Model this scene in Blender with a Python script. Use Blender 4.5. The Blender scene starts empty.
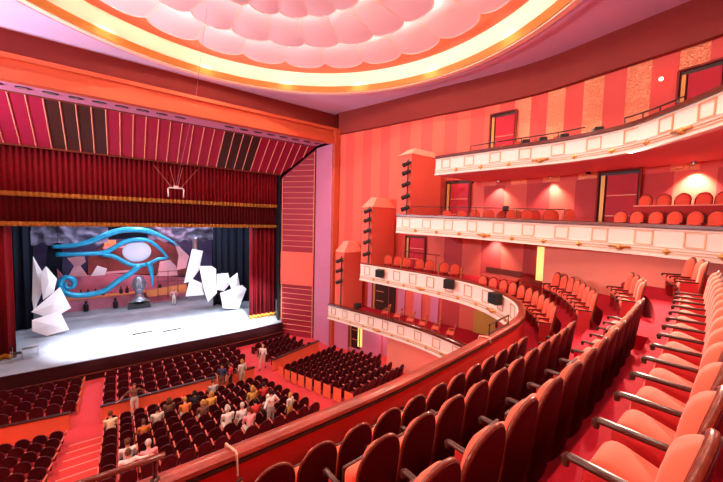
import bpy, bmesh, math, random
from mathutils import Vector, Matrix, noise
random.seed(7)
PI = math.pi
SC = bpy.context.scene
COL = SC.collection
W, H, FOC = 723, 482, 320.0
# ------------------------------------------------------------------ camera (eye point = world origin)
PITCH, ROLL, YAW = map(math.radians, (3.6, 1.5, 37.2))
FW = Vector((math.sin(YAW)*math.cos(PITCH), math.cos(YAW)*math.cos(PITCH), -math.sin(PITCH)))
_r0 = Vector((math.cos(YAW), -math.sin(YAW), 0)); _u0 = _r0.cross(FW)
RT = math.cos(ROLL)*_r0 + math.sin(ROLL)*_u0
UP = -math.sin(ROLL)*_r0 + math.cos(ROLL)*_u0
cd = bpy.data.cameras.new('camera'); cam = bpy.data.objects.new('camera', cd); COL.objects.link(cam)
cd.sensor_fit = 'HORIZONTAL'; cd.sensor_width = 36; cd.lens = FOC/W*36; cd.clip_start = .05; cd.clip_end = 200
cam.matrix_world = Matrix(((RT.x, UP.x, -FW.x, 0), (RT.y, UP.y, -FW.y, 0), (RT.z, UP.z, -FW.z, 0), (0, 0, 0, 1)))
SC.camera = cam
def ray(px, py): return FW + RT*((px-W/2)/FOC) + UP*((H/2-py)/FOC)
def onZ(px, py, z): d = ray(px, py); return d*(z/d.z)
def onY(px, py, y): d = ray(px, py); return d*(y/d.y)
def onX(px, py, x): d = ray(px, py); return d*(x/d.x)
def project(p):
    p = Vector(p); z = p.dot(FW)
    return (W/2+FOC*p.dot(RT)/z, H/2-FOC*p.dot(UP)/z, z)
# ------------------------------------------------------------------ materials
MATS = {}
def mat(name, col, rough=.6, metal=0., var=0., vscale=4., stretch=(1, 1, 1), bump=0., bscale=60., emit=None, estr=0., coat=0., alpha=1., sheen=0., trans=0., spec=.18):
    if name in MATS: return MATS[name]
    m = bpy.data.materials.new(name); m.use_nodes = True
    nt = m.node_tree; b = nt.nodes['Principled BSDF']
    b.inputs['Base Color'].default_value = (*col, 1); b.inputs['Roughness'].default_value = rough; b.inputs['Metallic'].default_value = metal
    b.inputs['Specular IOR Level'].default_value = spec; b.inputs['Coat Weight'].default_value = coat; b.inputs['Coat Roughness'].default_value = .15
    b.inputs['Sheen Weight'].default_value = sheen; b.inputs['Alpha'].default_value = alpha; b.inputs['Transmission Weight'].default_value = trans
    if emit: b.inputs['Emission Color'].default_value = (*emit, 1); b.inputs['Emission Strength'].default_value = estr
    if var or bump:
        tc = nt.nodes.new('ShaderNodeTexCoord'); mp = nt.nodes.new('ShaderNodeMapping'); mp.inputs['Scale'].default_value = stretch
        nt.links.new(tc.outputs['Object'], mp.inputs['Vector'])
    if var:
        n = nt.nodes.new('ShaderNodeTexNoise'); n.inputs['Scale'].default_value = vscale; n.inputs['Detail'].default_value = 4
        nt.links.new(mp.outputs['Vector'], n.inputs['Vector'])
        mx = nt.nodes.new('ShaderNodeMix'); mx.data_type = 'RGBA'
        mx.inputs[6].default_value = (*[c*(1-var) for c in col], 1); mx.inputs[7].default_value = (*[min(1, c*(1+var)) for c in col], 1)
        nt.links.new(n.outputs['Fac'], mx.inputs[0]); nt.links.new(mx.outputs[2], b.inputs['Base Color'])
    if bump:
        n2 = nt.nodes.new('ShaderNodeTexNoise'); n2.inputs['Scale'].default_value = bscale
        nt.links.new(mp.outputs['Vector'], n2.inputs['Vector'])
        bp = nt.nodes.new('ShaderNodeBump'); bp.inputs['Strength'].default_value = bump; bp.inputs['Distance'].default_value = .02
        nt.links.new(n2.outputs['Fac'], bp.inputs['Height']); nt.links.new(bp.outputs['Normal'], b.inputs['Normal'])
    MATS[name] = m
    return m
def stripe_mat(name, c1, c2, period, frac, rough=.55, sparkle=True):
    """vertical strips along the wall (UV.x in metres): plain cloth alternating with a glittering woven strip, its gleam painted only where light catches it"""
    m = bpy.data.materials.new(name); m.use_nodes = True; nt = m.node_tree; b = nt.nodes['Principled BSDF']; L = nt.links.new; b.inputs['Specular IOR Level'].default_value = .2
    uv = nt.nodes.new('ShaderNodeUVMap'); sp = nt.nodes.new('ShaderNodeSeparateXYZ'); L(uv.outputs['UV'], sp.inputs[0])
    d = nt.nodes.new('ShaderNodeMath'); d.operation = 'DIVIDE'; d.inputs[1].default_value = period; L(sp.outputs[0], d.inputs[0])
    f = nt.nodes.new('ShaderNodeMath'); f.operation = 'FRACT'; L(d.outputs[0], f.inputs[0])
    g = nt.nodes.new('ShaderNodeMath'); g.operation = 'LESS_THAN'; g.inputs[1].default_value = frac; L(f.outputs[0], g.inputs[0])
    mx = nt.nodes.new('ShaderNodeMix'); mx.data_type = 'RGBA'; mx.inputs[6].default_value = (*c1, 1); mx.inputs[7].default_value = (*c2, 1)
    L(g.outputs[0], mx.inputs[0])
    n = nt.nodes.new('ShaderNodeTexNoise'); n.inputs['Scale'].default_value = 2.2; n.inputs['Detail'].default_value = 3; L(uv.outputs['UV'], n.inputs['Vector'])
    L(mx.outputs[2], b.inputs['Base Color'])
    if sparkle:
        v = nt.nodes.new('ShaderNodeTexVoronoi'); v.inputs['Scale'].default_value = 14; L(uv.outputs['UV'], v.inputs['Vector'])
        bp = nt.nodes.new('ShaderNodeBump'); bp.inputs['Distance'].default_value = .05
        glint = nt.nodes.new('ShaderNodeMapRange'); glint.inputs[1].default_value = 11.5; glint.inputs[2].default_value = 14.5; L(sp.outputs[0], glint.inputs[0])  # limits the painted gleam to the stretch of wall where light catches it
        gg = nt.nodes.new('ShaderNodeMath'); gg.operation = 'MULTIPLY'; L(g.outputs[0], gg.inputs[0]); L(glint.outputs[0], gg.inputs[1]); g = gg
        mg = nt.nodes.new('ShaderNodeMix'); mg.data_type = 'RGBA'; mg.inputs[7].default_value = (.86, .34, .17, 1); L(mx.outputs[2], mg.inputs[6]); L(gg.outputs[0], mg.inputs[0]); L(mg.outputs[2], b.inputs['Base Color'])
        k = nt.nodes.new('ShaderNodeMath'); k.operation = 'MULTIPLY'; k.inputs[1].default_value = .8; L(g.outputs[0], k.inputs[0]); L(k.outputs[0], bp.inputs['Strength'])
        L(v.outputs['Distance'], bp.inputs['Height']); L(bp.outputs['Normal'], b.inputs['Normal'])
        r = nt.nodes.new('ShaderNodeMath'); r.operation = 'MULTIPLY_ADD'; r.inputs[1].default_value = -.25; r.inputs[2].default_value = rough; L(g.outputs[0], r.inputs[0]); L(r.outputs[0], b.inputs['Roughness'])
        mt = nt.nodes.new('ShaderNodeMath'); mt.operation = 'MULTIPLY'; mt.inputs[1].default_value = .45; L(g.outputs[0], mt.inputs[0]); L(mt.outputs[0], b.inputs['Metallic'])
    else: b.inputs['Roughness'].default_value = rough
    return m
M = dict(
    coral=mat('coral_paint', (.74, .13, .088), .6, var=.06, vscale=1.2),
    salmon=mat('salmon_plaster', (.88, .28, .20), .6, var=.05, vscale=1.),
    lilac=mat('lilac_rose_tint', (.58, .20, .32), .55, var=.05, vscale=1.),  # on the stage jamb the purple tinge is stage spill put into the colour
    orange=mat('orange_plaster', (.50, .085, .035), .55, var=.08, vscale=1.5),
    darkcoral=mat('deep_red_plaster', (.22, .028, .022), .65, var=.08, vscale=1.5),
    ceil=mat('stage_tinted_white_ceiling', (.66, .50, .72), .7, var=.03, vscale=.6),  # white ceiling; the bluish stage spill is put into its mauve base
    soffit=mat('rose_soffit', (.80, .40, .42), .6),
    cream=mat('cream_lacquer', (.88, .78, .68), .4, var=.03, vscale=3.),
    creamline=mat('cream_gold_moulding', (.62, .36, .20), .35, metal=.2),
    gold=mat('gilt', (.60, .30, .09), .35, metal=.6, var=.15, vscale=8.),
    goldflat=mat('gilt_paint', (.50, .24, .06), .4, metal=.3, var=.1, vscale=4.),
    wood=mat('polished_mahogany', (.115, .022, .014), .22, var=.55, vscale=5., stretch=(1, 1, 6), coat=.6),
    railwood=mat('worn_red_wood_rail', (.23, .033, .02), .33, var=.7, vscale=2.4, coat=.25, bump=.12, bscale=30, spec=.4),
    woodrim=mat('bronzed_wood_edge', (.16, .035, .02), .3, var=.7, vscale=30., coat=.3),
    darkwood=mat('dark_brown_wood', (.05, .018, .013), .3, var=.3, vscale=6., coat=.4),
    lacquer=mat('maroon_lacquer_back', (.06, .002, .006), .5, var=.3, vscale=3., spec=.10),
    stallback=mat('dark_maroon_back', (.055, .006, .010), .4, var=.3, vscale=6.),
    stallseat=mat('dark_red_velvet', (.22, .012, .014), .85, var=.2, vscale=20.),
    velvet=mat('red_orange_velvet', (.84, .115, .065), .85, var=.10, vscale=14., bump=.15, bscale=220, sheen=.15),
    panelred=mat('red_seat_panel', (.42, .022, .025), .6, var=.1, vscale=6.),
    innerred=mat('scarlet_parapet_lining', (.50, .028, .022), .45, var=.12, vscale=2., coat=.2),
    carpet=mat('scarlet_carpet', (.36, .005, .018), .95, var=.22, vscale=30., bump=.2, bscale=300),
    stallcarpet=mat('stalls_carpet', (.66, .06, .07), .9, var=.15, vscale=12.),
    stepred=mat('step_carpet', (.70, .06, .055), .9, var=.1, vscale=12.),
    nosing=mat('pale_step_nosing', (.80, .30, .26), .6),
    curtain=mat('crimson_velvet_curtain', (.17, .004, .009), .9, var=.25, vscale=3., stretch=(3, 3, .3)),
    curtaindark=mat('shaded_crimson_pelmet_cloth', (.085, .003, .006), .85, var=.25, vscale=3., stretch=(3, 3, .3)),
    blackcloth=mat('black_leg_cloth', (.012, .014, .026), .9, var=.3, vscale=2., stretch=(3, 3, .3)),
    fringe=mat('gold_bullion_fringe', (.36, .15, .02), .65, var=.4, vscale=24., stretch=(4, 4, .4)),
    portal=mat('crimson_portal_panel', (.30, .010, .040), .55, var=.1, vscale=1.5),
    portalside=mat('rose_portal_panel', (.30, .022, .042), .55, var=.08, vscale=1.5),
    portaldark=mat('dark_brown_portal_panel', (.05, .014, .010), .5, var=.15, vscale=1.5),
    portalline=mat('copper_rib', (.72, .27, .17), .4, metal=.1),
    stage=mat('pale_scuffed_stage_boards', (.27, .285, .32), .45, var=.4, vscale=.9, stretch=(1, 1, 1)),
    stagefront=mat('dark_stage_front', (.03, .005, .007), .6, var=.3, vscale=2., spec=.2),
    doorred=mat('crimson_padded_door', (.45, .012, .03), .5, var=.1, vscale=2.),
    doordark=mat('dark_doorway_wood', (.045, .016, .012), .4, var=.2, vscale=4.),
    blue=mat('turquoise_metallic_tube', (.015, .30, .52), .3, metal=.3, var=.5, vscale=2.5, coat=.4),
    paleblue=mat('pale_iris_cloth', (.50, .52, .66), .6, var=.1, vscale=1.),
    white=mat('white_faceted_board', (.88, .88, .90), .6, var=.02, vscale=2.),
    greycloth=mat('violet_grey_rumpled_cloth', (.20, .18, .26), .9, var=.5, vscale=.9, bump=.6, bscale=1.5),
    pinkset=mat('pink_set_slab', (.72, .36, .40), .7, var=.15, vscale=1.2),
    brickset=mat('rust_red_set_panel', (.22, .05, .045), .7, var=.4, vscale=1.5),
    orangeset=mat('orange_set_panel', (.75, .25, .10), .6, var=.2, vscale=1.5),
    magset=mat('rose_lit_set_panel', (.55, .17, .24), .7, var=.4, vscale=1.),
    violet=mat('violet_set_panel', (.06, .045, .10), .8, var=.4, vscale=1.),
    silver=mat('silvered_bust_resin', (.40, .44, .52), .25, metal=.6, var=.4, vscale=3., bump=.8, bscale=6),
    black=mat('black_metal', (.015, .014, .015), .45),
    blackbox=mat('black_speaker_cabinet', (.03, .026, .024), .6, var=.2, vscale=10.),
    steel=mat('brushed_steel', (.45, .45, .47), .3, metal=.9),
    lens=mat('lamp_lens', (.25, .22, .2), .1, coat=1.),
    yellow=mat('yellow_lit_panel', (.80, .58, .16), .5, emit=(1., .70, .22), estr=.9),
    petal=mat('rose_white_petal', (.86, .70, .72), .55, var=.03, vscale=1.),
    petaledge=mat('petal_edge_highlight', (.90, .75, .66), .5),  # bright edge highlight of the lit petals, drawn as a cream colour
    dome=mat('orange_cove_ceiling', (.70, .24, .13), .6),
    covecream=mat('cream_cove_wall', (.90, .72, .52), .5),
    whitecable=mat('white_cable', (.55, .38, .28), .5),
    tan=mat('tan_strap', (.52, .28, .16), .6, var=.2, vscale=20.),
    glow=mat('cove_lamp_glow', (1, .8, .6), .5, emit=(1., .72, .54), estr=36.),
    glowpetal=mat('petal_lamp_glow', (1, .8, .6), .5, emit=(1., .82, .70), estr=62.),
    redglow=mat('red_marker_lamp', (1, .1, .05), .5, emit=(1., .08, .05), estr=18.),
    spotglow=mat('downlight_glow', (1, .8, .6), .5, emit=(1., .75, .5), estr=25.),
    divider=mat('orange_divider_laminate', (.80, .16, .075), .45, var=.06, vscale=2.),
    olive=mat('olive_gold_panel', (.50, .27, .05), .5, var=.1, vscale=2.),
    chairwood=mat('honey_wood_chair', (.55, .15, .06), .4, var=.3, vscale=10.),
)
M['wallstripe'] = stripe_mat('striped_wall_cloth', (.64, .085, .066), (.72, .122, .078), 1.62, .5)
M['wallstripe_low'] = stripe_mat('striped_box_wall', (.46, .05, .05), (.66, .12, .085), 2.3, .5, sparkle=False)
# ------------------------------------------------------------------ mesh building
class MB:
    def __init__(s): s.v = []; s.f = []; s.mi = []; s.uv = None
    def add(s, vs, fs, k=0):
        o = len(s.v); s.v += [tuple(p) for p in vs]; s.f += [tuple(i+o for i in f) for f in fs]; s.mi += [k]*len(fs); return s
    def box(s, c, d, rz=0., k=0, mtx=None):
        x, y, z = [q/2 for q in d]; R = mtx or Matrix.Rotation(rz, 3, 'Z')
        vs = [Vector(c)+R @ Vector((a*x, b*y, e*z)) for a in (-1, 1) for b in (-1, 1) for e in (-1, 1)]
        return s.add(vs, [(0, 1, 3, 2), (4, 6, 7, 5), (0, 4, 5, 1), (2, 3, 7, 6), (0, 2, 6, 4), (1, 5, 7, 3)], k)
    def rbox(s, c, d, r=.03, rz=0., k=0, mtx=None, seg=2):
        bm = bmesh.new(); bmesh.ops.create_cube(bm, size=1)
        for v in bm.verts: v.co = Vector((v.co.x*d[0], v.co.y*d[1], v.co.z*d[2]))
        bmesh.ops.bevel(bm, geom=bm.edges[:], offset=r, segments=seg, affect='EDGES', profile=.5)
        R = mtx or Matrix.Rotation(rz, 3, 'Z'); bm.verts.index_update()
        s.add([Vector(c)+R @ v.co for v in bm.verts], [[v.index for v in f.verts] for f in bm.faces], k); bm.free(); return s
    def prism(s, pts, z0, z1, k=0):
        n = len(pts); vs = [(p[0], p[1], z0) for p in pts]+[(p[0], p[1], z1) for p in pts]
        return s.add(vs, [tuple(range(n-1, -1, -1)), tuple(range(n, 2*n))]+[(i, (i+1) % n, n+(i+1) % n, n+i) for i in range(n)], k)
    def tube(s, path, r, n=8, k=0, closed=False):
        path = [Vector(p) for p in path]; m = len(path); rs = r if isinstance(r, (list, tuple)) else [r]*m
        rings = []; up = None
        for i, p in enumerate(path):
            a = path[(i-1) % m] if (closed or i) else p; b = path[(i+1) % m] if (closed or i < m-1) else p
            t = (b-a).normalized() if (b-a).length > 1e-9 else Vector((0, 0, 1))
            if up is None: up = Vector((0, 0, 1)) if abs(t.z) < .9 else Vector((1, 0, 0))
            x = up.cross(t)
            if x.length < 1e-6: x = Vector((1, 0, 0)).cross(t)
            x.normalize(); y = t.cross(x); up = y
            rings.append([p+(x*math.cos(2*PI*j/n)+y*math.sin(2*PI*j/n))*rs[i] for j in range(n)])
        vs = [v for R in rings for v in R]; fs = []
        for i in range(m if closed else m-1):
            a, b = i*n, ((i+1) % m)*n
            fs += [(a+j, a+(j+1) % n, b+(j+1) % n, b+j) for j in range(n)]
        if not closed: fs += [tuple(range(n-1, -1, -1)), tuple(range((m-1)*n, m*n))]
        return s.add(vs, fs, k)
    def lathe(s, prof, c=(0, 0, 0), n=24, k=0, mtx=None, cap=True):
        vs = []; fs = []; R = mtx or Matrix.Identity(3); c = Vector(c); m = len(prof)
        for r, z in prof: vs += [c+R @ Vector((r*math.cos(2*PI*j/n), r*math.sin(2*PI*j/n), z)) for j in range(n)]
        for i in range(m-1): fs += [(i*n+j, i*n+(j+1) % n, (i+1)*n+(j+1) % n, (i+1)*n+j) for j in range(n)]
        if cap: fs += [tuple(range(n-1, -1, -1)), tuple(range((m-1)*n, m*n))]
        return s.add(vs, fs, k)
    def sphere(s, c, r, n=12, k=0, mtx=None):
        r = r if isinstance(r, (list, tuple)) else (r, r, r); R = mtx or Matrix.Identity(3); m = max(6, n//2+2)
        vs = []; fs = []
        for i in range(m+1):
            a = PI*i/m
            vs += [Vector(c)+R @ Vector((r[0]*math.sin(a)*math.cos(2*PI*j/n), r[1]*math.sin(a)*math.sin(2*PI*j/n), r[2]*math.cos(a))) for j in range(n)]
        for i in range(m): fs += [(i*n+j, (i+1)*n+j, (i+1)*n+(j+1) % n, i*n+(j+1) % n) for j in range(n)]
        return s.add(vs, fs, k)
    def sweep(s, path, prof, k=0, side=1):
        """closed profile of (outward, up) pairs carried along a plan path of (x, y, z)"""
        P = [Vector(p) for p in path]; m = len(P); n = len(prof); vs = []; fs = []
        for i, p in enumerate(P):
            a = P[max(i-1, 0)]; b = P[min(i+1, m-1)]; t = (b-a); t.z = 0; t.normalize(); nn = Vector((t.y, -t.x, 0))*side
            vs += [p+nn*o+Vector((0, 0, u)) for o, u in prof]
        for i in range(m-1): fs += [(i*n+j, i*n+(j+1) % n, (i+1)*n+(j+1) % n, (i+1)*n+j) for j in range(n)]
        fs += [tuple(range(n-1, -1, -1)), tuple(range((m-1)*n, m*n))]
        return s.add(vs, fs, k)
    def hull(s, pts, k=0):
        bm = bmesh.new()
        for p in pts: bm.verts.new(p)
        r = bmesh.ops.convex_hull(bm, input=bm.verts[:]); bmesh.ops.delete(bm, geom=[g for g in r['geom_interior'] if isinstance(g, bmesh.types.BMVert)], context='VERTS')
        bm.verts.index_update(); s.add([v.co.copy() for v in bm.verts], [[v.index for v in f.verts] for f in bm.faces], k); bm.free(); return s
    def mesh(s, name, mats, smooth=False, recalc=True):
        me = bpy.data.meshes.new(name); me.from_pydata(s.v, [], s.f)
        for m in (mats if isinstance(mats, (list, tuple)) else [mats]): me.materials.append(m)
        if any(s.mi): me.polygons.foreach_set('material_index', s.mi)
        if recalc:
            bm = bmesh.new(); bm.from_mesh(me); bmesh.ops.recalc_face_normals(bm, faces=bm.faces); bm.to_mesh(me); bm.free()
        if smooth:
            me.polygons.foreach_set('use_smooth', [True]*len(me.polygons))
            if smooth is not True: me.set_sharp_from_angle(angle=math.radians(smooth))
        if s.uv is not None:
            l = me.uv_layers.new(name='UVMap')
            for lp in me.loops: l.data[lp.index].uv = s.uv[lp.vertex_index]
        me.update(); return me
    def build(s, name, mats, parent=None, smooth=False):
        o = bpy.data.objects.new(name, s.mesh(name, mats, smooth)); COL.objects.link(o)
        if parent is not None: o.parent = parent
        return o
def thing(name, label, cat, loc=(0, 0, 0), rz=0., group=None):
    o = bpy.data.objects.new(name, None); COL.objects.link(o); o.location = loc; o.rotation_euler = (0, 0, rz); o.empty_display_size = .1
    return tag(o, label, cat, group)
def tag(o, label, cat, group=None):
    o['label'] = label; o['category'] = cat
    if group: o['group'] = group
    return o
def struct(name, mb, m, parent=None, smooth=False):
    o = mb.build(name, m, parent, smooth)
    if parent is None: o['kind'] = 'structure'
    return o
def dup(root, loc, rz, label, group=None):
    r = root.copy(); COL.objects.link(r); r.location = loc; r.rotation_euler = (0, 0, rz); r['label'] = label
    if group: r['group'] = group
    for ch in list(root.children):
        c = ch.copy(); COL.objects.link(c); c.parent = r
        for g in list(ch.children): d = g.copy(); COL.objects.link(d); d.parent = c
    return r
ORD = 'first second third fourth fifth sixth seventh eighth ninth tenth eleventh twelfth thirteenth fourteenth fifteenth sixteenth seventeenth eighteenth nineteenth twentieth'.split()
def nth(i): return ORD[i]
def catmull(P, step=.25):
    P = [Vector(p) for p in P]; out = []
    for i in range(len(P)-1):
        p0 = P[max(i-1, 0)]; p1 = P[i]; p2 = P[i+1]; p3 = P[min(i+2, len(P)-1)]
        if i == 0: p0 = p1*2-p2
        if i == len(P)-2: p3 = p2*2-p1
        n = max(2, int((p2-p1).length/step))
        for j in range(n):
            t = j/n; out.append(.5*((2*p1)+(p2-p0)*t+(2*p0-5*p1+4*p2-p3)*t*t+(3*p1-p0-3*p2+p3)*t**3))
    return out+[P[-1]]
class Curve:
    def __init__(s, P):
        s.p = [Vector(p) for p in P]; s.L = [0.]
        for a, b in zip(s.p, s.p[1:]): s.L.append(s.L[-1]+(b-a).length)
    def at(s, d):
        d = min(max(d, 0), s.L[-1]-1e-6); i = max(j for j in range(len(s.L)-1) if s.L[j] <= d)
        a, b = s.p[i], s.p[i+1]; t = (d-s.L[i])/max(s.L[i+1]-s.L[i], 1e-9)
        i0, i1 = max(i-1, 0), min(i+2, len(s.p)-1)
        return a.lerp(b, t), (s.p[i1]-s.p[i0]).normalized()
    def find(s, f):
        n = 800; return next((s.L[-1]*j/n for j in range(n+1) if f(s.at(s.L[-1]*j/n)[0])), s.L[-1])
    def offset(s, o):
        out = []
        for i, p in enumerate(s.p):
            t = (s.p[min(i+1, len(s.p)-1)]-s.p[max(i-1, 0)]); t.z = 0; t.normalize(); out.append(p+Vector((-t.y, t.x, 0))*o)
        return out
# ------------------------------------------------------------------ key measures (metres, eye at 0)
ZC = 8.45                        # ceiling
ZL = 6.77                        # ledge on the right wall
ZS = -9.2                        # stage boards
ZF = -10.45                      # stalls floor in front of the stage
def stalls_floor(y):
    if y > 25: return ZF
    if y > 18.3: return ZF+(25-y)*(.35/6.7)
    return ZF+.35+.24*(18.3-y)
WALL = [(14.0, 21.8), (15.05, 18.1), (16.2, 13.5), (16.7, 11.8), (17.3, 9.0), (17.4, 7.25), (17.2, 5.), (17.0, 2.6), (16.6, 0.), (16., -5.)]
def wall_x(y):
    for (x0, y0), (x1, y1) in zip(WALL, WALL[1:]):
        if y1 <= y <= y0: return x0+(x1-x0)*(y0-y)/(y0-y1)
    return WALL[0][0] if y > WALL[0][1] else WALL[-1][0]
def on_wall(px, py):
    d = ray(px, py)
    for (x0, y0), (x1, y1) in zip(WALL, WALL[1:]):
        ex, ey = x1-x0, y1-y0; den = d.x*ey-d.y*ex
        if abs(den) < 1e-9: continue
        t = (x0*ey-y0*ex)/den; u = (x0*d.y-y0*d.x)/den
        if t > 0 and -1e-6 <= u <= 1: return d*t, Vector((ex, ey, 0)).normalized()
    return d*10, Vector((0, -1, 0))
WALL = [(p.x, p.y) for p in catmull([(x, y, 0) for x, y in WALL], .6)]
# ------------------------------------------------------------------ room shell
def wall_strip(name, z0, z1, m, off=0., pts=None):
    mb = MB(); pts = pts or WALL
    mb.sweep([(x, y, 0) for x, y in pts], [(off, z0), (off, z1), (off-.35, z1), (off-.35, z0)])
    u = 0.; uv = []
    for i, (x, y) in enumerate(pts):
        if i: u += math.hypot(x-pts[i-1][0], y-pts[i-1][1])
        uv += [(u, z0), (u, z1), (u, z1), (u, z0)]
    mb.uv = uv
    return struct(name, mb, m)
SPLIT = [p for p in WALL if p[1] > 14.0]; REST = [p for p in WALL if p[1] <= 14.6]
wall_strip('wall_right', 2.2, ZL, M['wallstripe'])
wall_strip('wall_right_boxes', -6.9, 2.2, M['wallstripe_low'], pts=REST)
wall_strip('wall_right_stage_end', -6.9, 2.2, M['wallstripe'], pts=SPLIT)
wall_strip('wall_right_stalls', -10.6, -6.9, M['lilac'])
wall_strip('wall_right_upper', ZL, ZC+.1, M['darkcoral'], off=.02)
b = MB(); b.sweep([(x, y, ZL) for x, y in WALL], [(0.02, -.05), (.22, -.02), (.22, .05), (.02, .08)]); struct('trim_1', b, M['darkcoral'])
# left and back walls, out of frame: they close the hall
b = MB(); b.box((-13.2, 8.4, -1), (.3, 27, 19.2)); struct('wall_left', b, M['coral'])
b = MB(); b.box((1.5, -5.2, -1), (30, .3, 19.2)); struct('wall_back', b, M['coral'])
# stalls floor
b = MB(); ys = [26.6, 25, 18.3, 8, -5]
vs = [];
for y in ys: vs += [(-13.3, y, stalls_floor(y)), (17.6, y, stalls_floor(y)), (-13.3, y, -11.2), (17.6, y, -11.2)]
fs = []
for i in range(len(ys)-1):
    a, c = 4*i, 4*i+4; fs += [(a, a+1, c+1, c), (a+2, c+2, c+3, a+3), (a, c, c+2, a+2), (a+1, a+3, c+3, c+1)]
fs += [(0, 2, 3, 1), (4*len(ys)-4, 4*len(ys)-3, 4*len(ys)-1, 4*len(ys)-2)]
b.add(vs, fs); struct('floor', b, M['stallcarpet'])
# ceiling with round opening
RC = Vector((4.2, 10.5, 0)); RR = 11.1
def border(ang):
    d = Vector((math.sin(ang), math.cos(ang))); best = 1e9
    poly = [(-13.2, 22.4), (14.0, 22.4)]+WALL[1:]+[(-13.2, -5.2)]
    for i in range(len(poly)):
        (x0, y0), (x1, y1) = poly[i], poly[(i+1) % len(poly)]
        ex, ey = x1-x0, y1-y0; den = d.x*ey-d.y*ex
        if abs(den) < 1e-9: continue
        t = ((x0-RC.x)*ey-(y0-RC.y)*ex)/den; u = ((x0-RC.x)*d.y-(y0-RC.y)*d.x)/den
        if t > 0 and -1e-6 <= u <= 1+1e-6: best = min(best, t)
    return best
N = 240; vs = []
corner = math.atan2(14.0-RC.x, 22.4-RC.y)
angs = sorted([2*PI*i/N for i in range(N)]+[corner])
for a in angs:
    R2 = border(a); s, c = math.sin(a), math.cos(a)
    for r in (RR, R2):
        for z in (ZC, ZC+.25): vs.append((RC.x+r*s, RC.y+r*c, z))
n = len(angs); fs = []
for i in range(n):
    a, c = 4*i, 4*((i+1) % n); fs += [(a, a+2, c+2, c), (a+1, c+1, c+3, a+3), (a, c, c+1, a+1), (a+2, a+3, c+3, c+2)]
b = MB(); b.add(vs, fs); struct('ceiling', b, M['ceil'])
def ring(prof, name, m, smooth=30):
    b = MB(); n = 144; vs = []; fs = []; q = len(prof)
    for i in range(n):
        s, c = math.sin(2*PI*i/n), math.cos(2*PI*i/n); vs += [(RC.x+r*s, RC.y+r*c, z) for r, z in prof]
    for i in range(n): fs += [(i*q+j, i*q+(j+1) % q, ((i+1) % n)*q+(j+1) % q, ((i+1) % n)*q+j) for j in range(q)]
    b.add(vs, fs); o = b.build(name, m, None, smooth); o['kind'] = 'structure'; return o
ring([(11.45, ZC-.02), (11.40, ZC-.10), (11.2, ZC-.10), (11.15, ZC-.02)], 'trim_2', M['ceil'])
ring([(11.12, ZC+.02), (11.02, ZC-.14), (10.72, ZC-.14), (10.66, ZC+.02)], 'trim_3', M['covecream'])
ring([(10.7, ZC-.1), (10.64, ZC-.1), (10.47, ZC+.2), (10.7, ZC+.2)], 'trim_4', M['goldflat'])
ring([(10.5, ZC+.18), (10.20, 9.35), (10.4, 9.4), (10.8, ZC+.18)], 'trim_5', M['covecream'])
b = MB(); b.lathe([(10.35, 9.38), (9.4, 9.85), (4, 10.0), (.05, 10.05), (.05, 10.2), (10.6, 10.0), (10.35, 9.38)], (RC.x, RC.y, 0), 96, cap=False); struct('ceiling_dome', b, M['dome'], smooth=30)
# ------------------------------------------------------------------ ceiling rosette: three overlapping tiers of petals round a hub
ros = thing('ceiling_rosette', 'great round ceiling rosette of overlapping rose white petal panels with light between its tiers', 'ceiling light', (RC.x, RC.y, ZC))
def petal_mesh(rt, ri, n, z, drop):
    w1 = rt*math.sin(PI/n)*.985; w0 = ri*math.sin(PI/n)*.98; mb = MB(); edge = []
    out = []; L = rt-ri; cap = min(w1*.62, L*.5)
    for t in [i/8 for i in range(8)]: out.append((w0+(w1-w0)*t, ri+(L-cap)*t))
    for i in range(13):
        a = PI/2*i/12; out.append((w1*max(math.cos(a), 0)**.75, rt-cap+cap*math.sin(a)))
    def zz(x, y, w): return z-ZC-drop*((y-ri)/L)**1.5+.06*(x/max(w1, .1))**2
    cols = 8; V = []; F = []
    for (w, y) in out:
        for j in range(-cols, cols+1):
            x = w*j/cols; V.append((x, y, zz(x, y, w)))
    q = 2*cols+1; m = len(out)
    V2 = [(x, y, zc+.07) for x, y, zc in V]
    for i in range(m-1):
        for j in range(q-1):
            a = i*q+j; F.append((a, a+1, a+q+1, a+q))
    F2 = [tuple(i+len(V) for i in f[::-1]) for f in F]
    mb.add(V+V2, F+F2)
    bd = [i*q for i in range(m)]+[(m-1)*q+j for j in range(1, q-1)]+[i*q+q-1 for i in range(m-1, -1, -1)]
    e = MB(); e.tube([Vector(V[i])+Vector((0, 0, .03)) for i in bd], .055, 5)
    return mb.mesh('petal', M['petal'], 30), e.mesh('petal_edge', M['petaledge'], True)
for (rt, ri, n, z, ph, drop) in ((9.4, 5.5, 24, 9.50, 33., .20), (6.65, 2.9, 22, 9.25, 43.7, .20), (3.8, 1.0, 18, 9.05, 34.6, .20)):
    pm, em = petal_mesh(rt, ri, n, z, drop)
    for k in range(n):
        a = math.radians(ph)+2*PI*k/n
        p = bpy.data.objects.new('petal', pm); COL.objects.link(p); p.parent = ros; p.rotation_euler = (0, 0, -a)
        e = bpy.data.objects.new('petal_edge', em); COL.objects.link(e); e.parent = p
b = MB(); b.lathe([(.05, 8.5-ZC), (.9, 8.55-ZC), (1.3, 8.75-ZC), (1.3, 8.95-ZC), (.05, 9.0-ZC)], n=36); b.build('hub', M['petal'], ros, 30)
for R, z, rad in ((6.42, 9.25, .045), (3.58, 9.06, .045), (8.8, 9.74, .035)):
    b = MB(); b.tube([(R*math.cos(2*PI*i/96), R*math.sin(2*PI*i/96), z-ZC) for i in range(96)], rad, 6, closed=True); b.build('lamp_ring', M['glow' if R > 8 else 'glowpetal'], ros)
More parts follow.
